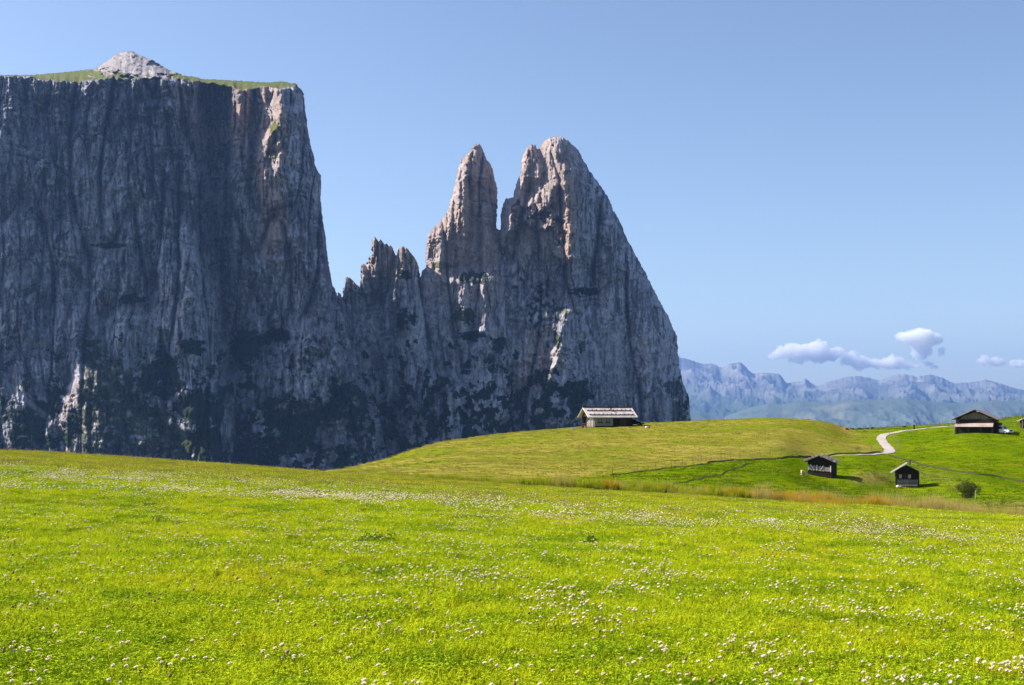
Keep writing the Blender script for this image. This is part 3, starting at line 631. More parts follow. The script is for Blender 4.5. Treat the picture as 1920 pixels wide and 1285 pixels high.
def cloud(puffs, label, seed):
    vs, fs = [], []; r = np.random.default_rng(seed); DC = 40000.0
    full = []
    for (px, row, rx, ry) in puffs:
        rx *= 1.1; ry *= 1.2; full.append((px, row, rx, ry))
        for k in range(9):
            a = r.uniform(0, 6.28); q = r.uniform(.25, .5); cx_, cy_ = px + math.cos(a) * rx * .8, row + math.sin(a) * ry * .65; full.append((cx_, cy_, rx * q, ry * q * 1.1))
            for k2 in range(7):
                b_ = r.uniform(0, 6.28); q2 = r.uniform(.10, .22); full.append((cx_ + math.cos(b_) * rx * q, cy_ + math.sin(b_) * ry * q * 1.1, min(rx, ry * 1.4) * q2 * 1.3, ry * q2 * 1.2))
    n = 0
    for (px, row, rx, ry) in full:
        s, f = SPH; k = DC / F
        yy = DC + r.uniform(-.6, .6) * rx * k
        dsp = 1 + .22 * noise(s[:, 0] * 2 + s[:, 2] * 1.3 + px, s[:, 2] * 2.4 + s[:, 1] * 1.7 + row, seed) + .12 * noise(s[:, 0] * 6 + s[:, 1] * 3 + px, s[:, 2] * 6 + s[:, 1] * 2, seed + 1)
        p = s * dsp[:, None] * np.array([rx * k, (rx * .4 + ry) * .7 * k, ry * k]) + np.array([(px - 960) * k, yy, (H0 - row) * k])
        vs.append(p); fs.append(f + n); n += len(p)
    o = npmesh('cloud', np.concatenate(vs), [np.concatenate(fs)], cm, smooth=True)
    md = o.modifiers.new('union', 'REMESH'); md.mode = 'VOXEL'; md.voxel_size = 12
    dm = o.modifiers.new('billow', 'DISPLACE'); dm.texture = CTEX; dm.strength = 130; dm.mid_level = .5; dm.texture_coords = 'GLOBAL'
    dm = o.modifiers.new('fringe', 'DISPLACE'); dm.texture = CTEX2; dm.strength = 60; dm.mid_level = .5; dm.texture_coords = 'GLOBAL'
    tag(o, label, 'cloud', 'small white clouds over the distant mountains')
cloud([(1470, 661, 16, 9), (1500, 661, 22, 14), (1532, 660, 24, 15), (1560, 664, 22, 10), (1452, 668, 9, 5), (1498, 675, 10, 7)], 'flat white cloud, leftmost of those over the distant mountains', 5)
cloud([(1594, 674, 15, 10), (1616, 680, 18, 10), (1645, 682, 20, 7), (1672, 681, 18, 10), (1695, 685, 14, 6), (1712, 687, 10, 3)], 'long low white cloud beneath the mushroom-shaped one', 6)
cloud([(1705, 634, 20, 9), (1725, 632, 22, 12), (1746, 636, 17, 10), (1728, 652, 15, 14), (1726, 664, 12, 9), (1738, 682, 11, 4), (1752, 689, 7, 3)], 'mushroom-shaped tall white cloud over the distant mountains', 7)
cloud([(1847, 676, 10, 7), (1858, 678, 9, 4), (1870, 679, 13, 7)], 'small twin-puffed white cloud near the right edge', 8)
cloud([(1903, 680, 8, 5), (1918, 683, 14, 6), (1935, 682, 12, 8)], 'white cloud cut by the right edge of the view', 9)
cloud([(1766, 659, 6, 6), (1764, 664, 4, 4)], 'tiny white wisp right of the mushroom-shaped cloud', 10)

# ------------------------------------------------------------------ haze
hb = MB().box(-1,1,-1,1,-1,1) if False else None
me = bpy.data.meshes.new('haze'); b = MB().box(-34000, 34000, -300, 32000, -1000, 1520); me.from_pydata(b.v, [], b.f); me.update()
hb = bpy.data.objects.new('haze', me); COL.objects.link(hb); tag(hb, 'thin blue air haze between the meadow and the far mountains', 'haze', kind='stuff')
hm = bpy.data.materials.new('air'); hm.use_nodes = True; hn = hm.node_tree; hn.nodes.clear()
ho = hn.nodes.new('ShaderNodeOutputMaterial'); pv = hn.nodes.new('ShaderNodeVolumePrincipled')
pv.inputs['Color'].default_value = (.26, .47, 1, 1); pv.inputs['Density'].default_value = 2.6e-5; pv.inputs['Anisotropy'].default_value = 0.35
hn.links.new(pv.outputs[0], ho.inputs['Volume']); me.materials.append(hm)

# ------------------------------------------------------------------ grass, flowers
GEO_N = [0]
def instance_object(name, pts, rot, scl, idx, protos, label=None, kind='stuff', cat=None):
    """one object: the prototypes scattered on its points"""
    c = bpy.data.collections.new(name + '_kinds'); 
    for i, p in enumerate(protos):
        for cc in list(p.users_collection): cc.objects.unlink(p)
        p.name = '%s_kind_%d' % (name, i); c.objects.link(p)
    o = npmesh(name, pts, [np.zeros((0, 3), int)], None, attrs=dict(rot=rot, scl=scl)) if False else None
    me = bpy.data.meshes.new(name); me.vertices.add(len(pts)); me.vertices.foreach_set('co', np.asarray(pts, np.float32).ravel())
    for k, a, ty in (('rot', rot, 'FLOAT'), ('scl', scl, 'FLOAT'), ('idx', idx, 'INT')):
        at_ = me.attributes.new(k, ty, 'POINT'); at_.data.foreach_set('value', np.asarray(a, np.int32 if ty == 'INT' else np.float32))
    me.update(); o = bpy.data.objects.new(name, me); COL.objects.link(o)
    ng = bpy.data.node_groups.new(name, 'GeometryNodeTree')
    ng.interface.new_socket('Geometry', in_out='INPUT', socket_type='NodeSocketGeometry'); ng.interface.new_socket('Geometry', in_out='OUTPUT', socket_type='NodeSocketGeometry')
    N = ng.nodes; gi = N.new('NodeGroupInput'); go = N.new('NodeGroupOutput')
    ip = N.new('GeometryNodeInstanceOnPoints'); ci = N.new('GeometryNodeCollectionInfo'); ci.inputs['Collection'].default_value = c
    ci.inputs['Separate Children'].default_value = True; ci.inputs['Reset Children'].default_value = True
    ip.inputs['Pick Instance'].default_value = True
    def na(nm, ty):
        n = N.new('GeometryNodeInputNamedAttribute'); n.data_type = ty; n.inputs['Name'].default_value = nm; return n.outputs['Attribute']
    cx = N.new('ShaderNodeCombineXYZ'); ng.links.new(na('rot', 'FLOAT'), cx.inputs[2])
    L = ng.links.new
    L(gi.outputs[0], ip.inputs['Points']); L(ci.outputs[0], ip.inputs['Instance']); L(na('idx', 'INT'), ip.inputs['Instance Index'])
    L(cx.outputs[0], ip.inputs['Rotation']); L(na('scl', 'FLOAT'), ip.inputs['Scale']); L(ip.outputs[0], go.inputs[0])
    md = o.modifiers.new('scatter', 'NODES'); md.node_group = ng
    return tag(o, label, cat, kind=kind)
def leafmat(name, lo, hi, tip=None, trans=.45, warm=None, wscale=.12):
    t = NT(name, .75, .08)
    tone = t.attr('tone'); h = t.attr('h')
    c = t.mix(tone, lo, hi)
    if warm:
        w = t.noise((wscale, wscale, wscale), 4, .6); c = t.mix(t.ramp(w, .48, .66, 0, .45), c, warm)
        sp = t.n.new('ShaderNodeSeparateXYZ'); t.l(t.pos, sp.inputs[0]); w3 = t.noise((.25, .4, .4), 4, .65)
        c = t.mix(t.math('MULTIPLY', t.ramp(sp.outputs[1], 24, 58), t.ramp(w3, .35, .6, .2, .8)), c, (.40, .33, .03))
        w2 = t.noise((1.3, 1.6, 1.3), 5, .7); c = t.mix(t.ramp(w2, .48, .62, 0, .8), c, (.12, .23, .003)); w4 = t.noise((.5, .8, .5), 4, .65); c = t.mix(t.ramp(w4, .50, .64, 0, .75), c, (.13, .25, .003))
    if tip: c = t.mix(t.ramp(h, .35, .9), c, tip)
    t.col(c)
    tb = t.n.new('ShaderNodeBsdfTranslucent'); t.l(c, tb.inputs[0]); mx = t.n.new('ShaderNodeMixShader'); mx.inputs[0].default_value = trans
    o_ = t.n['Material Output']; t.l(t.b.outputs[0], mx.inputs[1]); t.l(tb.outputs[0], mx.inputs[2]); t.l(mx.outputs[0], o_.inputs[0])
    return t.m
def blades(n, size, hmin, hmax, w, lean, r, clump=0):
    """n blades on a size x size tile; returns verts, faces, attrs"""
    if clump:
        cc = r.uniform(-size / 2, size / 2, (clump, 2)); k = r.integers(0, clump, n); b = cc[k] + r.normal(0, size / 22, (n, 2))
    else: b = r.uniform(-size / 2, size / 2, (n, 2))
    h = hmin + (hmax - hmin) * r.beta(2, 3, n); a = r.uniform(0, 6.283, n); la = r.uniform(0, 6.283, n); ln = r.uniform(.1, 1, n) * lean * h
    wx = np.cos(a) * w * .5 * r.uniform(.6, 1.3, n); wy = np.sin(a) * w * .5 * r.uniform(.6, 1.3, n)
    dx = np.cos(la) * ln; dy = np.sin(la) * ln; z0 = -.02
    P_ = lambda x, y, z: np.stack([x, y, z], -1)
    v = np.stack([P_(b[:, 0] - wx, b[:, 1] - wy, 0 * h + z0), P_(b[:, 0] + wx, b[:, 1] + wy, 0 * h + z0),
                  P_(b[:, 0] + dx * .35 + wx * .8, b[:, 1] + dy * .35 + wy * .8, h * .6), P_(b[:, 0] + dx * .35 - wx * .8, b[:, 1] + dy * .35 - wy * .8, h * .6),
                  P_(b[:, 0] + dx, b[:, 1] + dy, h)], 1)
    i = np.arange(n)[:, None] * 5
    q = i + np.array([[0, 1, 2, 3]]); t3 = i + np.array([[3, 2, 4]])
    tone = np.repeat(r.uniform(0, 1, n), 5); hh = np.tile([0, 0, .6, .6, 1.0], n)
    return v.reshape(-1, 3), q, t3, tone, hh
def leaves(n, size, s, zmin, zmax, r):
    b = r.uniform(-size / 2, size / 2, (n, 2)); z = r.uniform(zmin, zmax, n); V_, T_ = [], []
    for k in range(3):
        a = r.uniform(0, 6.28, n) * 0 + np.arange(n) * 2.4 + k * 2.094; ca, sa = np.cos(a), np.sin(a); sz = s * r.uniform(.7, 1.3, n); tl = r.uniform(-.3, .45, n)
        pts = [(0, 0, 0), (.55, -.42, .5), (1.1, 0, 1), (.55, .42, .5)]
        V_.append(np.stack([np.stack([b[:, 0] + (p[0] * ca - p[1] * sa) * sz, b[:, 1] + (p[0] * sa + p[1] * ca) * sz, z + p[2] * tl * sz], -1) for p in pts], 1))
    v = np.concatenate(V_, 0).reshape(-1, 3); q = np.arange(len(v)).reshape(-1, 4)
    return v, q, np.tile(np.repeat(r.uniform(.2, 1, n), 4), 3), np.full(len(v), .4)
GRASS = leafmat('grass_blade', (.10, .19, .002), (.84, .83, .010), None, .30, (.66, .50, .012), .3)
CLOV = leafmat('clover_leaf', (.08, .20, .003), (.68, .80, .014), None, .28)
def patch(nb, nl, w, hmin, hmax, seed, size=1.0, lw=.0135):
    r = np.random.default_rng(seed)
    v, q, t3, tone, hh = blades(nb, size, hmin, hmax, w, 1.15, r, clump=nb // 12)
    v2, q2, t2, h2 = leaves(nl, size, lw, .015, hmax * .55, r)
    q2 = q2 + len(v)
    mi = np.concatenate([np.zeros(len(q)), np.ones(len(q2)), np.zeros(len(t3))])
    return npmesh('patch', np.concatenate([v, v2]), [q, q2, t3], [GRASS, CLOV], attrs=dict(tone=np.concatenate([tone, t2]), h=np.concatenate([hh, h2])), matidx=mi)
def scatter(dens_fn, dmax_density, d0, d1, r, pad=2.0):
    """uniform points over the near meadow thinned by a density (per square metre)"""
    w1 = .46 * d1 + pad; n = int(dmax_density * (d1 - d0) * 2 * w1)
    y = r.uniform(d0, d1, n); x = r.uniform(-w1, w1, n); k = np.abs(x) < .44 * y + pad
    x, y = x[k], y[k]; z = terrain(x, y); px = 960 + F * x / y; rw = H0 - F * z / y
    k = r.uniform(0, dmax_density, len(x)) < dens_fn(x, y, px, rw)
    return x[k], y[k], z[k]
def true_crest(px): return np.interp(px, [-200, 0, 300, 600, 1080, 1450, 1920, 2200], [76, 72, 66, 61, 55, 52, 48, 46])
def crest_d(px): return np.interp(px, [-200, 0, 300, 600, 1080, 1450, 1920, 2200], [80, 79, 73, 66, 59, 56, 52, 50])
r = np.random.default_rng(11)
def lay(d0, d1, step):
    ys = np.arange(d0, d1, step); P_ = []
    for y in ys:
        xs_ = np.arange(-.44 * y - 2.5, .44 * y + 2.5, step)
        P_.append(np.stack([xs_ + r.uniform(-.2, .2, len(xs_)) * step, y + r.uniform(-.2, .2, len(xs_)) * step], -1))
    p = np.concatenate(P_); k = p[:, 1] < crest_d(960 + F * p[:, 0] / p[:, 1]) + 6
    p = p[k]; return np.column_stack([p, terrain(p[:, 0], p[:, 1])])
near_ = [patch(2900, 1700, .0056, .03, .105, 100 + k) for k in range(4)]
mid_ = [patch(2800, 1100, .0075, .035, .11, 120 + k, lw=.018) for k in range(3)]
far_ = [patch(2100, 260, .011, .05, .15, 140 + k, lw=.025) for k in range(3)]
pa, pb, pc = lay(5.5, 19, .80), lay(19, 38, .82), lay(38, 86, .82)
pts = np.concatenate([pa, pb, pc])
idx = np.concatenate([r.integers(0, 4, len(pa)), 4 + r.integers(0, 3, len(pb)), 7 + r.integers(0, 3, len(pc))])
hgt = .9 + .28 * noise(pts[:, 0] / 2.3, pts[:, 1] / 2.9, 31) + .15 * noise(pts[:, 0] / 9, pts[:, 1] / 9, 32)
hgt = np.maximum(hgt, .97)
instance_object('meadow_grass', pts, r.integers(0, 4, len(pts)) * 1.5708 + r.uniform(-.3, .3, len(pts)), hgt, idx, near_ + mid_ + far_,
                'short bright green meadow grass and clover leaves in the foreground', cat='grass')

def flower_mat(name, lo, hi, low):
    t = NT(name, .8, .1); t.col(t.mix(t.ramp(t.attr('h'), .15, .6), low, t.mix(t.attr('tone'), lo, hi)))
    return t.m
PETAL = flower_mat('clover_petal', (.76, .60, .44), (.94, .88, .72), (.46, .25, .13)); BROWN = flower_mat('dry_head', (.26, .15, .07), (.42, .27, .15), (.16, .09, .03)); YEL = flower_mat('yellow_petal', (.80, .50, .02), (.85, .65, .03), (.5, .35, .02))
STEM = leafmat('stem', (.10, .17, .02), (.16, .24, .03), None, .2)
def clover(seed, pm, npet=46, R0=.0105, hh=.11, squash=.85):
    """a round head of many small upright petals on a thin stem"""
    r = np.random.default_rng(seed); V_, Q, tone, h, mi = [], [], [], [], []
    s, f = sphere(8, 6); core = s * np.array([R0 * .72, R0 * .72, R0 * .72 * squash]) + (0, 0, hh)
    V_.append(core); Q.append(f); tone += [.3] * len(core); h += list((s[:, 2] + 1) / 2 * .8); mi += [0] * len(f); n = len(core)
    for k in range(npet):
        z = r.uniform(-.45, 1); a = 2.4 * k; c = math.sqrt(1 - z * z); d = np.array([c * math.cos(a), c * math.sin(a), z]); s1 = np.cross(d, [0, 0, 1.01]); s1 /= np.linalg.norm(s1); w = R0 * .2
        tipd = d * .8 + np.array([0, 0, .35]); tipd /= np.linalg.norm(tipd)
        b0 = d * R0 * .55; b1 = b0 + tipd * R0 * .38; b2 = b0 + tipd * R0 * .62
        V_.append(np.array([b0 - s1 * w * .5, b0 + s1 * w * .5, b1 + s1 * w, b1 - s1 * w]) * (1, 1, squash) + (0, 0, hh)); Q.append(np.array([[0, 1, 2, 3]]) + n); n += 4
        V_.append(np.array([b1 - s1 * w, b1 + s1 * w, b2 + s1 * w * .5, b2 - s1 * w * .5]) * (1, 1, squash) + (0, 0, hh)); Q.append(np.array([[0, 1, 2, 3]]) + n); n += 4
        tone += [r.uniform(0, 1)] * 8; h += [(z + 1) / 2] * 8; mi += [0, 0]
    for k in range(3):   # stem
        a, b_ = k * 2.094, (k + 1) * 2.094; w = .0009; x0 = r.uniform(-.01, .01)
        V_.append(np.array([[math.cos(a) * w + x0, math.sin(a) * w, 0], [math.cos(b_) * w + x0, math.sin(b_) * w, 0], [math.cos(b_) * w, math.sin(b_) * w, hh - R0 * .5], [math.cos(a) * w, math.sin(a) * w, hh - R0 * .5]]))
        Q.append(np.array([[0, 1, 2, 3]]) + n); n += 4; tone += [.5] * 4; h += [.4] * 4; mi += [1]
    return npmesh('clover_flower', np.concatenate(V_), [np.concatenate(Q)], [pm, STEM], attrs=dict(tone=tone, h=h), matidx=mi)
def smallhead(seed, pm, R0=.012, hh=.12):
    s, f = sphere(7, 5); r = np.random.default_rng(seed); v = s * np.array([R0, R0, R0 * .85]) * (1 + .25 * r.uniform(-1, 1, (len(s), 1))) + (0, 0, hh)
    return npmesh('h', v, [f], [pm], attrs=dict(tone=np.full(len(v), r.uniform(0, 1)), h=(s[:, 2] + 1) / 2), smooth=False)
def fl_density(x, y, px, rw):
    g_ = lambda p, w: np.exp(-(p / w) ** 2)
    n_ = fbm(x / 1.1, y / .9, 301, 4, .6); n2 = noise(x / 6, y / 4, 302)
    d = 11 + 0 * x
    d += 34 * g_(rw - np.interp(px, [0, 300, 600, 900, 1150, 1300, 1600, 1920], [905, 915, 935, 962, 978, 988, 1005, 1028]), 15) * (.55 + .45 * ss(-200, 1000, px))
    d += 22 * g_(rw - np.interp(px, [0, 600, 1920], [885, 925, 1000]), 14) * ss(900, 300, px)
    d += 14 * g_(rw - 1120, 26) * ss(560, 820, px) + 26 * g_(rw - np.interp(px, [500, 800, 1000], [1165, 1180, 1190]), 20) * ss(1150, 900, px) * ss(520, 640, px)
    d += 30 * g_(rw - np.interp(px, [1400, 1900], [1165, 1180]), 17) * ss(1400, 1500, px) + 13 * g_(rw - 1150, 60) * ss(900, 1000, px) * ss(1500, 1300, px)
    d += 13 * g_(rw - 1085, 16) * ss(1600, 1720, px) * ss(1900, 1800, px) + 12 * g_(rw - 1060, 30) * ss(1080, 1150, px) * ss(1300, 1200, px)
    d += 16 * g_(rw - 1265, 32) * (.5 + .5 * ss(-.2, .4, noise(px / 200, px * 0, 5))) + 10 * g_(rw - 1130, 26) * ss(200, 20, px)
    d = d * (2.0 + 1.2 * ss(26, 12, y))
    cr_ = np.interp(px, [0, 200, 400, 600, 850, 1200, 1600, 1920], [843, 851, 870, 884, 903, 924, 957, 988])
    d = d * (.10 + .90 * ss(12, 46, rw - cr_ + 9 * noise(x / 3, y / 3, 304)))
    return d * np.clip(.09 + 2.0 * ss(-.05, .7, n_ + .4 * n2), 0, 2) * ss(56, 44, y) + d * ss(44, 56, y) * np.clip(.5 + n_, 0, 2)
fx, fy, fz = scatter(fl_density, 170, 6.2, 84, r)
k = fy < crest_d(960 + F * fx / fy) + 2; fx, fy, fz = fx[k], fy[k], fz[k]
vis = (np.abs(960 + F * fx / fy - 960) < 955) & (H0 - F * (fz + .1) / fy < 1283)
order = np.argsort(np.where(vis, fy, 1e9)); ind = order[:300]; rest = np.setdiff1d(np.arange(len(fx)), ind)
protos_i = [clover(500 + k, PETAL, R0=.0116 + .0016 * (k % 3), hh=.10 + .012 * k) for k in range(5)]
for j, i in enumerate(ind):
    p = protos_i[j % 5]
    o = p if j < 5 else p.copy()
    if j >= 5: COL.objects.link(o)
    o.location = (fx[i], fy[i], fz[i]); o.rotation_euler = (random.uniform(-.18, .18), random.uniform(-.18, .18), random.uniform(0, 6.28)); s = random.uniform(.82, 1.2); o.scale = (s, s, random.uniform(.8, 1.15))
    tag(o, 'white clover blossom with pinkish underside in the nearest foreground grass', 'flower', 'white clover blossoms in the near grass')
fr_ = [clover(600 + k, PETAL, 20, .0124, .11 + .015 * k) for k in range(4)]; fs_ = [smallhead(620 + k, PETAL, .0145, .13 + .02 * k) for k in range(3)]
fi = np.where(fy[rest] < 24, r.integers(0, 4, len(rest)), 4 + r.integers(0, 3, len(rest)))
instance_object('clover_flowers', np.column_stack([fx[rest], fy[rest], fz[rest]]), r.uniform(0, 6.28, len(rest)), r.uniform(.6, 1.2, len(rest)) * np.interp(fy[rest], [15, 35, 60], [1.05, .75, .5]), fi, fr_ + fs_, 'thousands of small white clover blossoms spread over the meadow', cat='flowers')
bx, by, bz = scatter(lambda x, y, px, rw: 4 + 70 * np.exp(-((rw - np.interp(px, [0, 200, 600, 1200, 1920], [872, 880, 915, 965, 1015])) / 20) ** 2) * ss(-.5, .5, fbm(x / 2, y / 2, 66, 3)) + 5 * ss(1150, 1280, rw) * 0, 76, 6.5, 84, r)
k = by < crest_d(960 + F * bx / by) + 3; bx, by, bz = bx[k], by[k], bz[k]
instance_object('dry_flower_heads', np.column_stack([bx, by, bz]), r.uniform(0, 6.28, len(bx)), r.uniform(.6, 1.2, len(bx)), r.integers(0, 3, len(bx)), [smallhead(700 + k, BROWN, .011, .13 + .03 * k) for k in range(3)], 'withered brown flower heads among the meadow grass', cat='flower heads')
yx, yy, yz = scatter(lambda x, y, px, rw: .28 + 0 * x, .3, 6.5, 34, r)
yk = (np.abs(F * yx / yy) < 940); yx, yy, yz = yx[yk], yy[yk], yz[yk]
pr = clover(800, YEL, 30, .012, .12, .5); pr.name = 'yellow_flower'
for j in range(min(len(yx), 110)):
    o = pr if j == 0 else pr.copy()
    if j: COL.objects.link(o)
    o.location = (yx[j], yy[j], yz[j]); s = random.uniform(.7, 1.2); o.scale = (s, s, s)
    tag(o, 'small yellow flower standing among the clover in the meadow', 'flower', 'small yellow flowers among the clover')

# tall grasses along the far edge of the near meadow
def tall(nb, hmin, hmax, w, seed, mat, size=.9, lean=.35, cl=7):
    rr = np.random.default_rng(seed); v, q, t3, tone, hh = blades(nb, size, hmin, hmax, w, lean, rr, clump=cl)
    return npmesh('tall', v, [q, t3], [mat], attrs=dict(tone=tone, h=hh))
GREENT = leafmat('tall_green', (.05, .11, .004), (.22, .32, .01), (.34, .36, .015), .35)
ORNG = leafmat('tall_orange', (.10, .16, .01), (.30, .26, .015), (.56, .31, .03), .45)
TAN = leafmat('tall_tan', (.22, .20, .04), (.42, .35, .10), (.52, .41, .12), .45)
tp, ti, tsc = [], [], []
for px in np.arange(640, 2060, 1.1):
    c0 = true_crest(px) - 1.0
    for k in range(3):
        d = c0 + r.uniform(-1.5, 4.0); p_ = px + r.uniform(-3, 3)
        dn = noise(p_ / 30, d / 3, 88)
        a = ss(680, 740, px) * (.5 + .2 * ss(850, 1000, px)) + .35 * ss(1080, 1180, px)
        if r.uniform() > a * (.55 + .9 * dn + .25): continue
        x = (p_ - 960) / F * d; o_ = ss(1300, 1420, px) * ss(1720, 1640, px); tn = ss(1600, 1750, px)
        u_ = r.uniform()
        q = noise(p_ / 45, d / 4, 89)
        if u_ < o_ * np.clip(.42 + .5 * q, 0, .62) + .02: kk = 3 + r.integers(0, 3)
        elif u_ < o_ * .45 + .02 + tn * .55 + .22 * ss(-.1, .4, q): kk = 6 + r.integers(0, 3)
        else: kk = r.integers(0, 3)
        tp.append((x, d)); ti.append(kk); tsc.append(r.uniform(.35, 1.0) * (1 + .8 * dn) * (.8 if px < 1000 else 1))
tp = np.array(tp); tp = np.column_stack([tp, terrain(tp[:, 0], tp[:, 1]) - .03])
instance_object('tall_grass', tp, r.uniform(0, 6.28, len(tp)), tsc, ti, [tall(500, .2, .58, .012, 900 + k, GREENT) for k in range(3)] + [tall(420, .28, .74, .009, 910 + k, ORNG) for k in range(3)] + [tall(190, .35, 1.0, .006, 920 + k, TAN) for k in range(3)],
                'tall orange, green and straw-coloured grass along the far meadow edge', cat='grass')
HG1 = leafmat('hill_green', (.05, .10, .001), (.14, .20, .003), None, .35); HG2 = leafmat('hill_dry', (.19, .20, .02), (.43, .35, .085), None, .35)
def region(x, y):
    z = terrain(x, y); px = 960 + F * x / y; rw = H0 - F * z / y
    fr = np.interp(px, [900, 1150, 1380, 1500, 1600, 1665], [925, 889, 863, 856, 852.5, 850])
    dr = ss(1690, 1640, px) * ss(1.5, -1.5, rw - fr) * (1 - .75 * ss(-14, 12, px - np.interp(rw, [795, 803, 815, 830, 845, 855], [1592, 1597, 1615, 1628, 1640, 1660])))
    return z, px, rw, np.maximum(dr, ss(1100, 900, px) * .9)
hx, hy = [], []
for y in np.arange(100, 352, 2.0):
    x = np.arange((560 - 960) / F * y, (2050 - 960) / F * y, 2.0); hx.append(x + r.uniform(-1, 1, len(x))); hy.append(y + r.uniform(-1, 1, len(x)))
hx = np.concatenate(hx); hy = np.concatenate(hy); hz_, hp_, hr_, hd = region(hx, hy)
trk = np.array([hit(*p)[:2] for p in [(1560, 856.5), (1600, 854.5), (1640, 852.8), (1662, 850.5), (1668, 845), (1660, 835), (1652, 824), (1658, 816), (1680, 811.5), (1705, 807.5), (1740, 803.5), (1770, 801), (1792, 799.5), (1812, 799)]])
td = np.full(len(hx), 1e9)
for a_, b_ in zip(trk[:-1], trk[1:]):
    e_ = b_ - a_; t_ = np.clip(((hx - a_[0]) * e_[0] + (hy - a_[1]) * e_[1]) / (e_ @ e_), 0, 1); td = np.minimum(td, np.hypot(hx - a_[0] - t_ * e_[0], hy - a_[1] - t_ * e_[1]))
k = (td > 3.6); hx, hy, hz_, hd = hx[k], hy[k], hz_[k], hd[k]
hn = fbm(hx / 9, hy / 12, 345, 3)
hi_ = np.where(r.uniform(0, 1, len(hx)) < np.clip(hd * (.75 + .6 * hn) + .08, 0, 1), 2, 0) + r.integers(0, 2, len(hx))
instance_object('hill_grass', np.column_stack([hx, hy, hz_]), r.uniform(0, 6.28, len(hx)), .75 + .35 * np.clip(hn + r.uniform(-.3, .5, len(hx)), -.6, 1), hi_, [tall(150, .06, .20, .035, 940 + k, HG1 if k < 2 else HG2, 2.4, .9, 16) for k in range(4)],
                'short tufted pasture grass on the distant hill and green slope', cat='grass')
# thin stalks along the left crest
sx = r.uniform(-34, 20, 900); sy = crest_d(960 + F * sx / 65) - r.uniform(0, 6, 900)
instance_object('seed_stalks', np.column_stack([sx, sy, terrain(sx, sy)]), r.uniform(0, 6.28, 900), r.uniform(.4, .9, 900), r.integers(0, 2, 900), [tall(9, .15, .45, .006, 930 + k, TAN, .6, .4, 5) for k in range(2)], 'thin straw-coloured seed stalks along the left crest of the meadow', cat='grass stalks')

# single plants one can point at
WEED = leafmat('weed_leaf', (.07, .15, .005), (.20, .32, .01), None, .35); WEEDY = leafmat('weed_yellow', (.14, .17, .01), (.30, .30, .02), None, .4)
def bushy(name, loc, rx, ry, rzz, n, ls, m, seed, label, cat, base=0.0, stemmat=None, group=None):
    rr = np.random.default_rng(seed); root = empty(name, loc); d = rr.normal(0, 1, (n, 3)); d /= np.linalg.norm(d, axis=1)[:, None]; d[:, 2] = np.abs(d[:, 2])
    rad = rr.uniform(.35, 1, n) ** .6 * (1 + .35 * noise(d[:, 0] * 2.2 + seed, d[:, 1] * 2.2 + d[:, 2] * 1.7, seed)) 
    c = d * rad[:, None] * np.array([rx, ry, rzz]) + (0, 0, base)
    a = rr.normal(0, 1, (n, 3)); a /= np.linalg.norm(a, axis=1)[:, None]; b_ = np.cross(a, rr.normal(0, 1, (n, 3))); b_ /= np.linalg.norm(b_, axis=1)[:, None]; s = (ls * rr.uniform(.6, 1.3, n))[:, None]
    v = np.stack([c - a * s, c - b_ * s * .45, c + a * s, c + b_ * s * .45], 1).reshape(-1, 3)
    npmesh('foliage', v, [np.arange(len(v)).reshape(-1, 4)], [m], root, attrs=dict(tone=np.repeat(rr.uniform(0, 1, n), 4), h=np.full(len(v), .5)))
    mb = MB()
    for k in range(7):
        an = k * .9; mb.tube([(0.02 * math.cos(an), 0.02 * math.sin(an), -.03), (rx * .3 * math.cos(an), ry * .3 * math.sin(an), base + rzz * .35), (rx * .6 * math.cos(an), ry * .6 * math.sin(an), base + rzz * .7)], [.02 * rzz, .013 * rzz, .006 * rzz], 5)
    mb.build('stem', stemmat or STEM, root)
    return tag(root, label, cat, group)
for k, (px, dd, rx, rzz, m, lab) in enumerate([
    (728, 61, .30, .20, WEEDY, 'low yellow-green weed, leftmost along the far meadow edge'),
    (761, 60.5, .20, .36, WEED, 'small dark green weed clump left of the other edge plants'),
    (828, 59.5, .12, .38, WEED, 'thin dark upright weed in front of the dry hill'),
    (907, 58.5, .34, .34, WEEDY, 'bushy yellow-green weed below the left part of the dry hill'),
    (948, 58.2, .22, .26, WEED, 'dark green weed right of the bushy yellow-green one'),
    (1240, 55, .34, .34, WEED, 'dark green clump inside the tall grass strip, left of the orange grass'),
    (1345, 54.5, .30, .22, WEED, 'low dark green clump under the orange grass'),
    (1692, 50.5, .42, .34, WEED, 'dark green clump in the straw-coloured grass at the meadow edge'),
    (1862, 49, .32, .36, WEEDY, 'yellow-green shrubby weed at the right end of the meadow edge')]):
    bushy('weed_plant', at(px, dd), rx, rx, rzz, 420, .05, m, 1000 + k, lab, 'weed', base=.03)
for k, (px, rw_, rx, lab) in enumerate([(705, 1021, .26, 'dark green leafy weed low in the mid meadow, left of centre'), (1108, 1027, .10, 'tiny dark green weed in the mid meadow, right of centre'), (660, 1092, .5, 'broad dark leafy patch near the shallow dip in the meadow')]):
    p = hit(px, rw_, 6, 60); bushy('leafy_weed', p, rx, rx * .8, .13, 260, .028, WEED, 1100 + k, lab, 'weed', base=.02)

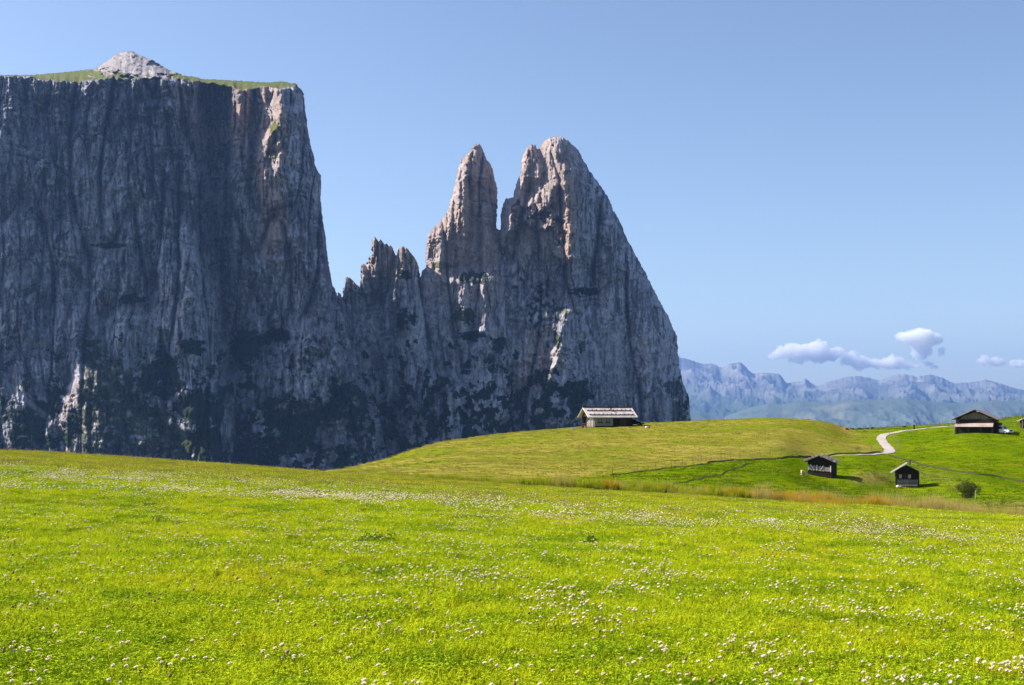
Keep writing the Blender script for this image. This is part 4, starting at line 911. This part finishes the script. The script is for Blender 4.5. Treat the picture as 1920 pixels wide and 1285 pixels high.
# ------------------------------------------------------------------ track and banks
def catmull(P_, n=14):
    out_ = []
    for i in range(len(P_) - 1):
        a, b_, c_, d_ = P_[max(i - 1, 0)], P_[i], P_[i + 1], P_[min(i + 2, len(P_) - 1)]
        for k in range(n):
            t_ = k / n; out_.append(tuple(.5 * ((2 * b_[j]) + (-a[j] + c_[j]) * t_ + (2 * a[j] - 5 * b_[j] + 4 * c_[j] - d_[j]) * t_ ** 2 + (-a[j] + 3 * b_[j] - 3 * c_[j] + d_[j]) * t_ ** 3) for j in range(2)))
    out_.append(tuple(P_[-1][:2])); return np.array(out_)
def ribbon(name, pts2, width, m, lift, crown=0.0, nc=5, wj=0):
    t_ = np.gradient(pts2, axis=0); t_ /= np.linalg.norm(t_, axis=1)[:, None]; nrm = np.stack([-t_[:, 1], t_[:, 0]], -1)
    s = np.linspace(-.5, .5, nc); wd = np.asarray(width) * (1 + wj * noise(np.arange(len(pts2)) / 3.0, np.zeros(len(pts2)), 55))
    P3 = pts2[:, None, :] + nrm[:, None, :] * (s[None, :, None] * wd[:, None, None])
    z = terrain(P3[..., 0], P3[..., 1]) + lift + crown * np.cos(s * np.pi)[None, :]
    return npmesh(name, np.concatenate([P3, z[..., None]], -1).reshape(-1, 3), [gridfaces(len(pts2), nc)], m, smooth=True)
tg = NT('track_gravel', .95, .05); n_ = tg.noise((1.5, 1.5, 1.5), 6, .7); n2_ = tg.noise((.25, .25, .25), 3, .5)
tg.col(tg.mix(tg.ramp(n2_, .4, .7, 0, .5), tg.mix(n_, (.34, .29, .27), (.52, .46, .43)), (.28, .25, .20))); tg.bump(n_, .04, .5)
TP = [(1530, 858.5), (1560, 856.5), (1600, 854.5), (1640, 852.8), (1662, 850.5), (1668, 845), (1660, 835), (1652, 824), (1658, 816), (1680, 811.5), (1705, 807.5), (1740, 803.5), (1770, 801), (1792, 799.5), (1812, 799)]
tw = catmull([tuple(hit(*p)) for p in TP])
tag(ribbon('track', tw, np.interp(np.arange(len(tw)), [0, 50, 64, 110, 150, 200], [.55, .75, 2.2, 2.0, 1.3, 1.1]), tg.m, .09, .03, 7, .25), 'pale gravel track climbing in a bend to the large barn', 'track', kind='structure')
BANK = simple('bank_earth', (.055, .05, .02), .95, .05, .5, (2, 2, 2))
def bank(name, pl, w, h, label):
    tag(ribbon(name, catmull([tuple(hit(*p)) for p in pl]), w, BANK, -.02, h, 7, .8), label, 'bank', kind='structure')
bank('earth_bank', [(1668, 855), (1690, 861), (1715, 868), (1745, 876), (1780, 883), (1830, 890), (1880, 897), (1960, 907)], .8, .30, 'dark low earth bank crossing the green slope on the right')
bank('earth_bank', [(1330, 868), (1400, 863.5), (1460, 860), (1510, 857), (1560, 853.5), (1610, 850.5), (1650, 848.5)], .9, .24, 'dark low earth bank under the wire fence below the dry hill')

bank('earth_bank', [(1150, 890.5), (1190, 886.5), (1250, 879), (1330, 869.5)], .5, .14, 'thin dark earth bank continuing left under the wire fence')
bank('earth_bank', [(1256, 910), (1290, 903), (1330, 894), (1370, 882), (1410, 869)], .5, .12, 'faint dark rut slanting across the green slope left of the hay hut')

# ------------------------------------------------------------------ fences
POST = wood('post_wood', (.20, .17, .12), 6); WIRE = simple('wire', (.25, .24, .22), .5, .5, .1, metal=.6)
def fence(label, pl, n, h=.95, name='wire_fence', th=.065, wires=(.5, .95)):
    pts = catmull([tuple(hit(*p)) for p in pl]); L_ = np.concatenate([[0], np.cumsum(np.linalg.norm(np.diff(pts, axis=0), axis=1))])
    root = empty(name, (pts[0][0], pts[0][1], T(*pts[0]))); base = Vector(root.location); tops = []
    proto = MB().box(-th / 2, th / 2, -th / 2, th / 2, -.3, h).build('post', POST, root, .01)
    for k in range(n):
        s = L_[-1] * (k + random.uniform(-.15, .15) * (0 < k < n - 1)) / (n - 1); x, y = np.interp(s, L_, pts[:, 0]), np.interp(s, L_, pts[:, 1])
        o = proto if k == 0 else proto.copy()
        if k: COL.objects.link(o)
        o.parent = root; p = Vector((x, y, T(x, y))) - base; o.location = p; o.rotation_euler = (random.uniform(-.06, .06), random.uniform(-.06, .06), random.uniform(0, 1)); sc_ = random.uniform(.85, 1.12); o.scale = (1, 1, sc_); tops.append(p)
    for w_ in wires: MB().tube([p + Vector((0, 0, h * w_)) for p in tops], .012, 4).build('wire', WIRE, root)
    return tag(root, label, 'fence')
fence('wire fence on wooden posts below the dry yellow hill', [(1148, 888.5), (1250, 877), (1380, 862), (1500, 855), (1600, 850.5), (1655, 848)], 24)
fence('short wire fence along the right side of the bending track', [(1680, 852), (1686, 842), (1684, 834), (1672, 822), (1668, 817)], 8, 1.0)
fence('wire fence on the skyline above the track', [(1640, 806), (1675, 804), (1700, 802.5), (1735, 800), (1760, 798), (1785, 796.5)], 9, 1.15, th=.12)
fence('wire fence on the green slope between van and edge cabin', [(1880, 795), (1893, 795), (1906, 794)], 6, 1.1)
DARKW = wood('dark_post', (.04, .03, .02), 5)
tag(MB().box(-.16, .16, -.16, .16, -.3, 1.25).build('wooden_post', DARKW, None, .02), 'stout dark wooden post above the pale track', 'post').location = hit(1714, 806)
tag(MB().box(-.04, .04, -.04, .04, -.3, 1.15).build('marker_stake', simple('stake_pale', (.5, .48, .42)), None, .01), 'thin pale stake in the shade beside the round bush', 'stake').location = hit(1829, 936)

# ------------------------------------------------------------------ rocks, low scrub
STONE = simple('stone', (.42, .36, .32), .9, .1, .4, (4, 4, 4)); STB = simple('brown_stone', (.22, .13, .07), .9, .1, .4, (4, 4, 4)); STW = simple('pale_stone', (.68, .62, .55), .9, .1, .25, (4, 4, 4))
def stone(loc, sx_, sy_, sz_, m, seed, label):
    s, f = sphere(16, 10); d = 1 + .3 * noise(s[:, 0] * 1.7 + seed, s[:, 2] * 2 + s[:, 1] * 1.3, seed) + .12 * noise(s[:, 0] * 4 + seed, s[:, 1] * 4 + s[:, 2] * 3, seed)
    o = npmesh('boulder', s * d[:, None] * (sx_, sy_, sz_) + (0, 0, sz_ * .55), [f], m); o.location = loc; return tag(o, label, 'rock')
stone(hit(1212.5, 803), .38, .3, .26, STW, 3, 'pale boulder in the grass right of the chalet'); stone(hit(1217, 802.5), .26, .25, .3, STB, 4, 'brownish boulder touching the pale one right of the chalet')
stone(at(1621, 52.5), .16, .14, .2, STB, 6, 'rounded brown stone beneath the orange grass')
SCR = leafmat('scrub', (.02, .035, .01), (.05, .07, .02), None, .2)
for k, (px, rw_, w_) in enumerate([(1588, 806, .5), (1598, 805.5, .7), (1613, 805, .9), (1626, 804.5, .5), (1636, 804, .45), (1697, 801.5, .6)]):
    bushy('low_shrub', hit(px, rw_), w_, w_, .38, 220, .12, SCR, 1200 + k, ['leftmost tiny dark shrub on the skyline beside the dry hill', 'second tiny dark shrub on the skyline beside the dry hill', 'widest dark shrub in the skyline row beside the dry hill', 'small dark shrub right of the widest one on the skyline', 'rightmost dark shrub of the skyline row beside the dry hill', 'lone dark shrub on the skyline above the track bend'][k], 'shrub')
# the round bush
BL = leafmat('bush_leaf', (.05, .09, .015), (.24, .26, .05), None, .4); BL2 = leafmat('bush_dry', (.12, .09, .03), (.20, .17, .05), None, .3); BARK = wood('bark', (.09, .07, .05), 5)
bp = hit(1812, 934); br = empty('round_bush', bp)
rr = np.random.default_rng(77); P_ = []
lobes = [(-.35, 0, 1.5, .75), (.35, .1, 1.7, .85), (.95, 0, 1.35, .75), (0, .3, 2.0, .65), (.15, -.2, .8, .75), (-.1, 0, .45, .55), (-.9, .2, 1.75, .35), (.7, .2, 2.0, .4), (.35, 0, .35, .5)]
for (x, y, z, q) in lobes:
    n = int(3000 * q * q); d = rr.normal(0, 1, (n, 3)); d /= np.linalg.norm(d, axis=1)[:, None]; P_.append(d * (q * rr.uniform(.3, 1, n) ** .5 * (1 + .5 * noise(d[:, 0] * 2 + x, d[:, 2] * 2 + y, 5)))[:, None] + (x, y, z))
def leafcloud(name, c, s0, m, par, seed):
    q_ = np.random.default_rng(seed); n = len(c); a = q_.normal(0, 1, (n, 3)); a /= np.linalg.norm(a, axis=1)[:, None]; b_ = np.cross(a, q_.normal(0, 1, (n, 3))); b_ /= np.linalg.norm(b_, axis=1)[:, None]; s = (s0 * q_.uniform(.6, 1.3, n))[:, None]
    v = np.stack([c - a * s, c - b_ * s * .5, c + a * s, c + b_ * s * .5], 1).reshape(-1, 3)
    return npmesh(name, v, [np.arange(len(v)).reshape(-1, 4)], m, par, attrs=dict(tone=np.repeat(q_.uniform(0, 1, n), 4), h=np.full(len(v), .5)))
leafcloud('crown', np.concatenate(P_)[::2], .085, BL, br, 5)
d = rr.normal(0, 1, (700, 3)) * (.55, .4, .28) + (-1.25, .3, 1.35); o = leafcloud('dry_branch', d, .045, BL2, br, 6); o['label'] = 'brownish sparse left branch'
mb = MB()
for k in range(9):
    a = k * .7; e = lobes[k]; mb.tube([(.15 * math.cos(a) + .1, .1 * math.sin(a), -.1), (e[0] * .5 + .1, e[1] * .5, e[2] * .5), (e[0], e[1], e[2])], [.07, .045, .015], 6)
mb.build('trunk', BARK, br); br.scale = (1.18, 1.1, .88); tag(br, 'round dark green bush on the slope right of the small cabin', 'bush')

# ------------------------------------------------------------------ buildings
OLD = wood('old_dark_wood', (.030, .022, .017), 5, .5); OLDH = wood('old_log_wood', (.028, .022, .018), 9, .5, 'h'); GREY = wood('weathered_wood', (.34, .29, .25), 6, .4); BRN = wood('brown_wood', (.12, .055, .032), 6); 
PALER = wood('pale_shingle', (.62, .53, .50), 5, .22); ROOFD = wood('grey_shingle', (.26, .22, .20), 5, .35); PINK = wood('pinkish_boards', (.42, .33, .30), 5, .25)
LIME = simple('lime_plaster', (.24, .225, .20), .9, .1, .16, (1.5, 1.5, 1.5)); GLASS = simple('window_glass', (.03, .04, .05), .15, .6, .1); WHT = simple('white_board', (.66, .64, .62), .8, .2, .15); METAL = simple('stove_pipe', (.05, .05, .055), .5, .4, .2); CURT = simple('pale_curtain', (.40, .38, .33), .9, .1, .12)
def logwall(m, x0, x1, y0, y1, z0, z1, dz=.22):
    z = z0
    while z < z1 - .02:
        m.box(x0 - .0, x1, y0 + random.uniform(0, .03), y1 - random.uniform(0, .03), z, min(z + dz - .025, z1)); z += dz
    return m
def slab(x0, x1, ya, za, yb, zb_, th):   # roof plane, ridge along x, from (ya,za) to (yb,zb)
    return MB().prism([(ya, za), (yb, zb_), (yb, zb_ + th), (ya, za + th)], x0, x1, 'x')
# chalet ------------------------------------------------------------
cp = at(1137, 305.5); cr = empty('chalet', cp + Vector((0, 0, -.05)), R(16))
x0, x1, W, hw = -5.0, 5.4, 3.1, 2.55
logwall(MB(), .55, x1, -W, -W + .25, -.6, hw).build('timber_wall', OLDH, cr); m = MB(); 
logwall(MB(), x0, x1, W - .25, W, -.6, hw).build('timber_wall', OLDH, cr)
MB().box(x1 - .25, x1, -W + .252, W - .252, -.6, hw).build('timber_wall', OLD, cr); MB().prism([(-W - .1, hw + .002), (W + .1, hw + .002), (0, hw + 1.85)], x1 - .24, x1 - .05, 'x').build('gable', OLD, cr)
MB().box(-4.0, .53, -W, -W + .3, -.6, hw).build('plaster_wall', LIME, cr); MB().box(x0 + .9, x0 + 1.15, -W + .302, W - .252, -.6, hw).build('plaster_wall', LIME, cr)
MB().box(-4.0, .53, -W - .05, -W - .002, -.6, .32).build('plinth', OLD, cr)
for wx in (-2.75, -.75):
    wf = MB().box(wx - .46, wx + .46, -W - .05, -W - .003, 1.25, 1.95).build('window', wood('frame_wood', (.16, .13, .10), 6), cr)
    MB().box(wx - .37, wx + .37, -W - .06, -W - .052, 1.32, 1.88).build('pane', GLASS, wf); MB().box(wx - .03, wx + .03, -W - .075, -W - .062, 1.32, 1.88).build('glazing_bar', WHT, wf)
    MB().box(wx - .6, wx + .6, -W - .28, -W - .055, 1.0, 1.2).build('flower_box', simple('box_dark', (.03, .045, .03), .9, .1, .6, (9, 9, 9)), wf)
MB().box(2.2, 3.9, -W - .05, -W - .003, -.2, 1.95).build('door', wood('door_wood', (.06, .045, .035), 7), cr)
for k, (px_, py_) in enumerate([(x0 - .1, -W + .05), (x0 - .1, W - .15), (x0 + .55, -W + .05), (-3.95 - .12, -W + .02)]):
    MB().box(px_, px_ + .18, py_, py_ + .18, -.6, hw).build('porch_post', GREY if k != 1 else BRN, cr)
g_ = MB(); 
for k in range(12):
    y_ = -2.6 + k * .47; zt = hw + .15 + (1 - abs(y_) / 3.1) * 1.6; g_.box(x0 - .02, x0 + .06, y_, y_ + .36, hw + .15, zt)
g_.build('gable', BRN, cr); MB().box(x0 - .12, x0 - .03, -W - .1, W + .1, hw - .02, hw + .14).box(x0 - .12, x0 - .03, -2.0, 2.0, hw + .62, hw + .74).build('tie_beam', OLD, cr)
MB().box(x0 - .02, x0 + .08, -W + .3, W - .2, .75, .85).box(x0 - .02, x0 + .08, -W + .3, W - .2, .3, .38).build('railing', BRN, cr)
rf = slab(x0 - .95, x1 + .95, -W - .85, hw - .28, 0, hw + 2.0, .14); b2 = slab(x0 - .95, x1 + .95, W + .85, hw - .28, 0.005, hw + 2.0, .14); rf.add(b2.v, b2.f); ro = rf.build('roof', PALER, cr)
MB().box(x0 - 1.0, x1 + 1.0, -.16, .2, hw + 2.1, hw + 2.3).build('ridge_board', wood('ridge_dark', (.10, .06, .055), 5), ro)
for t_ in (.28, .72):
    m = MB(); yy_ = -(W + .85) * (.36 if t_ < .5 else .80); zz_ = hw + 2.0 + .14 + yy_ * (2.28 / (W + .85))
    m.tube([(x0 - .4, yy_, zz_ + .13), (x1 + .5, yy_, zz_ + .13)], .085, 6)
    for k in range(11): xx = x0 - .2 + k * 1.06; m.box(xx, xx + .16, yy_ - .1, yy_ + .12, zz_ - .02, zz_ + random.uniform(.3, .46))
    m.build('snow_guard', OLD, ro)
ch = MB().box(.35, .8, -1.5, -1.1, hw + 1.1, hw + 1.95).build('chimney', simple('chimney_stone', (.35, .33, .32)), ro); MB().box(.27, .88, -1.58, -1.02, hw + 1.95, hw + 2.03).build('chimney_cap', OLD, ch)
MB().prism([(-W - .86, hw - .30), (0, hw + 1.98), (0, hw + 2.2), (-W - .86, hw - .08)], x0 - 1.0, x0 - .952, 'x').build('barge_board', WHT, ro); MB().prism([(-W - .86, hw - .30), (0, hw + 1.98), (0, hw + 2.2), (-W - .86, hw - .08)], x1 + .952, x1 + 1.0, 'x').build('barge_board', WHT, ro)
MB().box(x0 - 1.0, x1 + 1.0, -W - .93, -W - .862, hw - .32, hw - .1).build('eave_board', WHT, ro)
tag(cr, 'long wooden chalet with whitewashed wall and pale roof on the hilltop', 'chalet')
tg_ = MB().box(-.62, .62, -.28, .28, 0, .09).box(-.62, .62, -.28, -.2, .092, .42).box(-.62, .62, .2, .28, .092, .42).box(-.62, -.54, -.198, .198, .092, .42).box(.54, .62, -.198, .198, .092, .42).build('trough', STW, None, .015)
tg_.location = hit(1076, 805.5); tag(tg_, 'small white trough in the grass left of the chalet', 'trough')
MB_ = MB()
for k in range(14): MB_.tube([(random.uniform(-.4, .4), -.5, .1 + .13 * (k // 4)), (random.uniform(-.4, .4), .5, .1 + .13 * (k // 4))], .07, 6)
wp = MB_.build('woodpile', simple('cut_wood', (.38, .20, .17), .9, .1, .3)); wp.location = cp + Vector((-4.9, -1.6, 0)); wp.location.z = T(wp.location.x, wp.location.y); tag(wp, 'low reddish pile of logs under the left end of the chalet', 'woodpile')

# small huts with the gable towards the viewer: ridge runs away in y ------
def gable_hut(name, loc, rot, w, L_, hw, rise, over, walls, roofm, th=.1, zoff=-.5):
    root = empty(name, loc, rot)
    logwall(MB(), -w / 2, w / 2, 0, .16, zoff, hw).build('front_wall', walls, root); logwall(MB(), -w / 2, w / 2, L_ - .16, L_, zoff, hw).build('back_wall', walls, root)
    for s in (-1, 1): logwall(MB(), *(sorted((s * w / 2, s * (w / 2 - .16)))), .162, L_ - .162, zoff, hw).build('side_wall', walls, root)
    for y_ in (.02, L_ - .14): MB().prism([(-w / 2, hw + .002), (w / 2, hw + .002), (0, hw + rise * (w / 2) / (w / 2 + over))], y_, y_ + .12, 'y').build('gable', walls, root)
    e = w / 2 + over; r_ = MB()
    for s in (-1, 1):
        r_.prism([(s * e, hw - rise * over / (w / 2 + over) + .02), (0.003 * s, hw + rise + .02 - rise * over / (w / 2 + over) * 0), (0.003 * s, hw + rise + th + .02), (s * e, hw - rise * over / (w / 2 + over) + th)], -over * .9, L_ + over * .7, 'y')
    rf = r_.build('roof', roofm, root)
    return root, rf
hp = hit(1537, 894); h1, r1 = gable_hut('hay_hut', hp, R(-26), 3.75, 3.6, 2.35, .85, .62, OLDH, wood('stone_roof', (.20, .17, .15), 4, .4))
m = MB()
for k in range(26): # ragged stones weighing down the roof edge
    s = -1 if k % 2 else 1; t_ = random.uniform(.05, 1); x = s * t_ * 2.45; z = 2.35 + .85 + .12 - t_ * .85 * 1.22 + .10; q = random.uniform(.12, .24); m.box(x - q, x + q, -.55 + random.uniform(-.06, .15), -.2 + random.uniform(0, .3), z - .08, z + random.uniform(.05, .16))
m.build('roof_stones', GREY, r1)
pn = MB(); 
for k in range(15):
    x = -1.82 + k * .235; z0_ = 1.02 - .018 * k * 1.0; pn.box(x, x + random.uniform(.12, .205), -.06, -.004, z0_ + random.uniform(-.05, .05), z0_ + .86 - .01 * k + random.uniform(-.12, .02))
pn.build('slatted_panel', PINK, h1)
br_ = MB(); br_.tube([(-1.4, -.1, 1.85), (-.8, -.1, .95)], .06, 5).tube([(.2, -.1, 1.1), (.6, -.1, 1.7)], .045, 5).box(-.5, -.4, -.11, -.062, .9, 1.8).box(1.62, 1.74, -.12, -.064, .72, 1.7).build('brace', WHT, h1)
tag(h1, 'dark log hay hut with light slatted panel and stone-weighted roof', 'hut')
m = MB()
for k in range(22): m.tube([(-.22 + .14 * (k % 4), 0, .08 + .14 * (k // 4)), (-.22 + .14 * (k % 4), .9, .08 + .14 * (k // 4))], .068, 6)
wp = m.build('firewood_stack', simple('pale_wood', (.52, .42, .26), .9, .1, .35, (7, 7, 7))); wp.location = hit(1507, 892.5); tag(wp, 'pale firewood stack against the left corner of the hay hut', 'firewood')
# hut two
hp = hit(1703.5, 914.5); h2, r2 = gable_hut('log_cabin', hp + Vector((0, .6, .35)), R(-15), 3.55, 3.8, 2.15, 1.22, .72, OLD, ROOFD, zoff=-1.3)
MB().tube([(.42, .8, 3.1), (.42, .8, 4.0)], .12, 8).build('stove_pipe', METAL, r2)
for (x, w_) in ((-1.05, .42), (.32, .40)):
    wf = MB().box(x - w_ / 2 - .06, x + w_ / 2 + .06, -.05, -.004, 1.02, 1.72).build('window', BRN, h2); MB().box(x - w_ / 2, x + w_ / 2, -.07, -.052, 1.08, 1.66).build('pane', CURT, wf)
MB().box(-.55, -.08, -.05, -.004, .15, 1.75).build('door', wood('door_brown', (.07, .04, .03), 6), h2)
MB().box(-1.6, 1.5, -.85, -.19, -.12, .0).build('porch_floor', GREY, h2)
m = MB()
for k in range(4): m.box(-1.55, 1.42, -.84, -.79, .1 + .22 * k, .19 + .22 * k)
for x in (-1.58, 0, 1.43): m.box(x, x + .09, -.78, -.70, -.1, .92)
m.build('porch_railing', wood('rail_grey', (.20, .21, .22), 6), h2)
for x in (-1.76, 1.64): MB().box(x, x + .13, -.85, -.71, -1.2, 2.1).build('porch_post', OLD, h2)
tag(h2, 'small dark brown cabin with slatted porch railing and stovepipe', 'cabin')
for k, (dx, s, mm) in enumerate([(-20, .3, STW), (-15, .22, STONE)]): stone(hit(1703.5 + dx, 914.5), s, s, s * .75, mm, 20 + k, ['pale foundation boulder at the left corner of the small cabin', 'smaller grey boulder beside the cabin corner boulder'][k])
# barn
bp_ = hit(1828, 812); b3, r3 = gable_hut('hay_barn', bp_, R(-28), 8.3, 7.5, 3.25, 1.95, .85, OLD, wood('barn_roof', (.30, .23, .22), 4, .35), .13)
gb = MB()
for k in range(17):
    x = -2.9 + k * .34; zt = 3.25 + 1.5 * (1 - abs(x + .15) / 3.9); gb.box(x, x + .29, -.06, -.003, 3.2 + .25 * abs(math.sin(k * 1.7)), zt)
gb.build('gable_boards', wood('gable_wood', (.20, .16, .10), 8, .6), b3)
MB().prism([(-.95, 1.35), (-.004, 2.12), (-.004, 2.2), (-.95, 1.43)], -4.3, 3.95, 'x').build('lean_to_roof', PINK, b3)
for x in (-4.2, -1.4, 1.3, 3.8): MB().box(x, x + .14, -.9, -.76, -.5, 1.36).build('lean_to_post', OLD, b3)
MB().box(4.16, 4.9, .9, 6.8, -.5, 2.3).build('side_lean_to', OLD, b3); MB().box(-4.62, -4.5, -.3, -.1, -.4, 2.6).build('corner_prop', GREY, b3)
tag(b3, 'large dark hay barn with pinkish lean-to roof beside the track', 'barn')
# edge cabin
ep = hit(1935, 805); h4, r4 = gable_hut('wooden_cabin', ep, R(-16), 4.6, 4.2, 2.1, 1.1, .65, wood('cabin_wall', (.05, .03, .025), 6), ROOFD)
wf = MB().box(-1.95, -1.0, -.05, -.004, .95, 1.75).build('window', GREY, h4); MB().box(-1.87, -1.08, -.07, -.052, 1.02, 1.68).build('pane', GLASS, wf)
MB().box(-2.25, -2.1, -.8, -.66, -.3, 2.0).build('porch_post', GREY, h4); MB().tube([(-1.9, 1.2, 2.0), (-1.9, 1.2, 3.55)], .14, 8).build('stove_pipe', METAL, r4)
tag(h4, 'wooden cabin with stovepipe cut off by the right picture edge', 'cabin')

# ------------------------------------------------------------------ vehicles
def paint(name, c):
    t_ = NT(name, .35, .5); t_.b.inputs['Coat Weight'].default_value = .5; t_.col(c); return t_.m
TYRE = simple('tyre', (.02, .02, .02), .9, .1, .1); RIMM = simple('rim', (.4, .4, .42), .4, .5, .1, metal=.6); GL = paint('car_glass', (.015, .02, .03)); BLK = simple('black_trim', (.02, .02, .022), .6, .3, .1); LAMP = simple('lamp_glass', (.7, .7, .68), .2, .6, .05)
def car(name, loc, rot, m, L_, Wd, H_, label, pickup=False):
    """front towards local -y"""
    root = empty(name, loc, rot); h = Wd / 2
    prof = [(-L_ / 2, .42), (-L_ / 2 - .02, .75), (-L_ / 2 + .15, .92), (-L_ * .22, 1.04), (L_ * .44, 1.06), (L_ / 2, .95), (L_ / 2, .42), (L_ * .4, .3), (-L_ * .4, .3)]
    MB().prism(prof, -h, h, 'x').build('body', m, root, .05)
    ce = L_ * (.10 if pickup else .42)
    b_ = [(-L_ * .23, 1.0), (-L_ * .09, H_ - .04), (ce - .2, H_), (ce, 1.0)]
    c = MB().prism(b_, -h + .12, h - .12, 'x'); 
    for i, v in enumerate(c.v):
        if v[2] > 1.2: c.v[i] = (v[0] * .86, v[1], v[2])
    cab = c.build('cabin', m, root, .03)
    y0_, z0_, y1_, z1_ = -L_ * .23, 1.0, -L_ * .09, H_ - .04; k0, k1 = .14, .86
    p = lambda t_, x: (x, y0_ + (y1_ - y0_) * t_ - .02, z0_ + (z1_ - z0_) * t_ + .012)
    MB().add([p(k0, -h + .2), p(k0, h - .2), p(k1, h - .3), p(k1, -h + .3)], [(0, 1, 2, 3)]).build('windscreen', GL, root)
    for s in (-1, 1):
        q = [(s * (h - .113), -L_ * .17, 1.1), (s * (h - .113), ce - .22, 1.1), (s * (h - .19) , ce - .32, H_ - .16), (s * (h - .19), -L_ * .075, H_ - .16)]
        MB().add(q, [(0, 1, 2, 3)]).build('side_window', GL, root)
        MB().box(*sorted((s * (h - .5), s * (h - .08))), -L_ / 2 - .045, -L_ / 2 - .0, .68, .86).build('headlight', LAMP, root)
        MB().box(*sorted((s * (h + .01), s * (h + .18))), -L_ * .19, -L_ * .16, 1.02, 1.18).build('wing_mirror', m, root)
        for yy_ in (-L_ * .31, L_ * .30):
            w_ = MB().tube([(s * (h - .2), yy_, .36), (s * (h + .02), yy_, .36)], .36, 18).build('wheel', TYRE, root); MB().tube([(s * (h + .021), yy_, .36), (s * (h + .035), yy_, .36)], .2, 12).build('rim', RIMM, w_)
    MB().box(-h + .52, h - .52, -L_ / 2 - .05, -L_ / 2 - .002, .55, .86).build('grille', BLK, root); MB().box(-h + .05, h - .05, -L_ / 2 - .09, -L_ / 2 - .052, .34, .52).build('bumper', BLK if m is not WV else m, root)
    return tag(root, label, 'car')
WV = paint('white_paint', (.80, .80, .80)); NV = paint('dark_blue_paint', (.012, .02, .045))
vp = at(1880, 288.5); car('parked_car', vp + Vector((-.2, 0, 0)), R(38), WV, 4.5, 1.9, 1.82, 'white off-road car parked beside the large hay barn')
vp = at(1190.5, 308); car('parked_car', vp, R(60), NV, 4.2, 1.75, 1.55, 'dark blue car parked against the right end of the chalet')
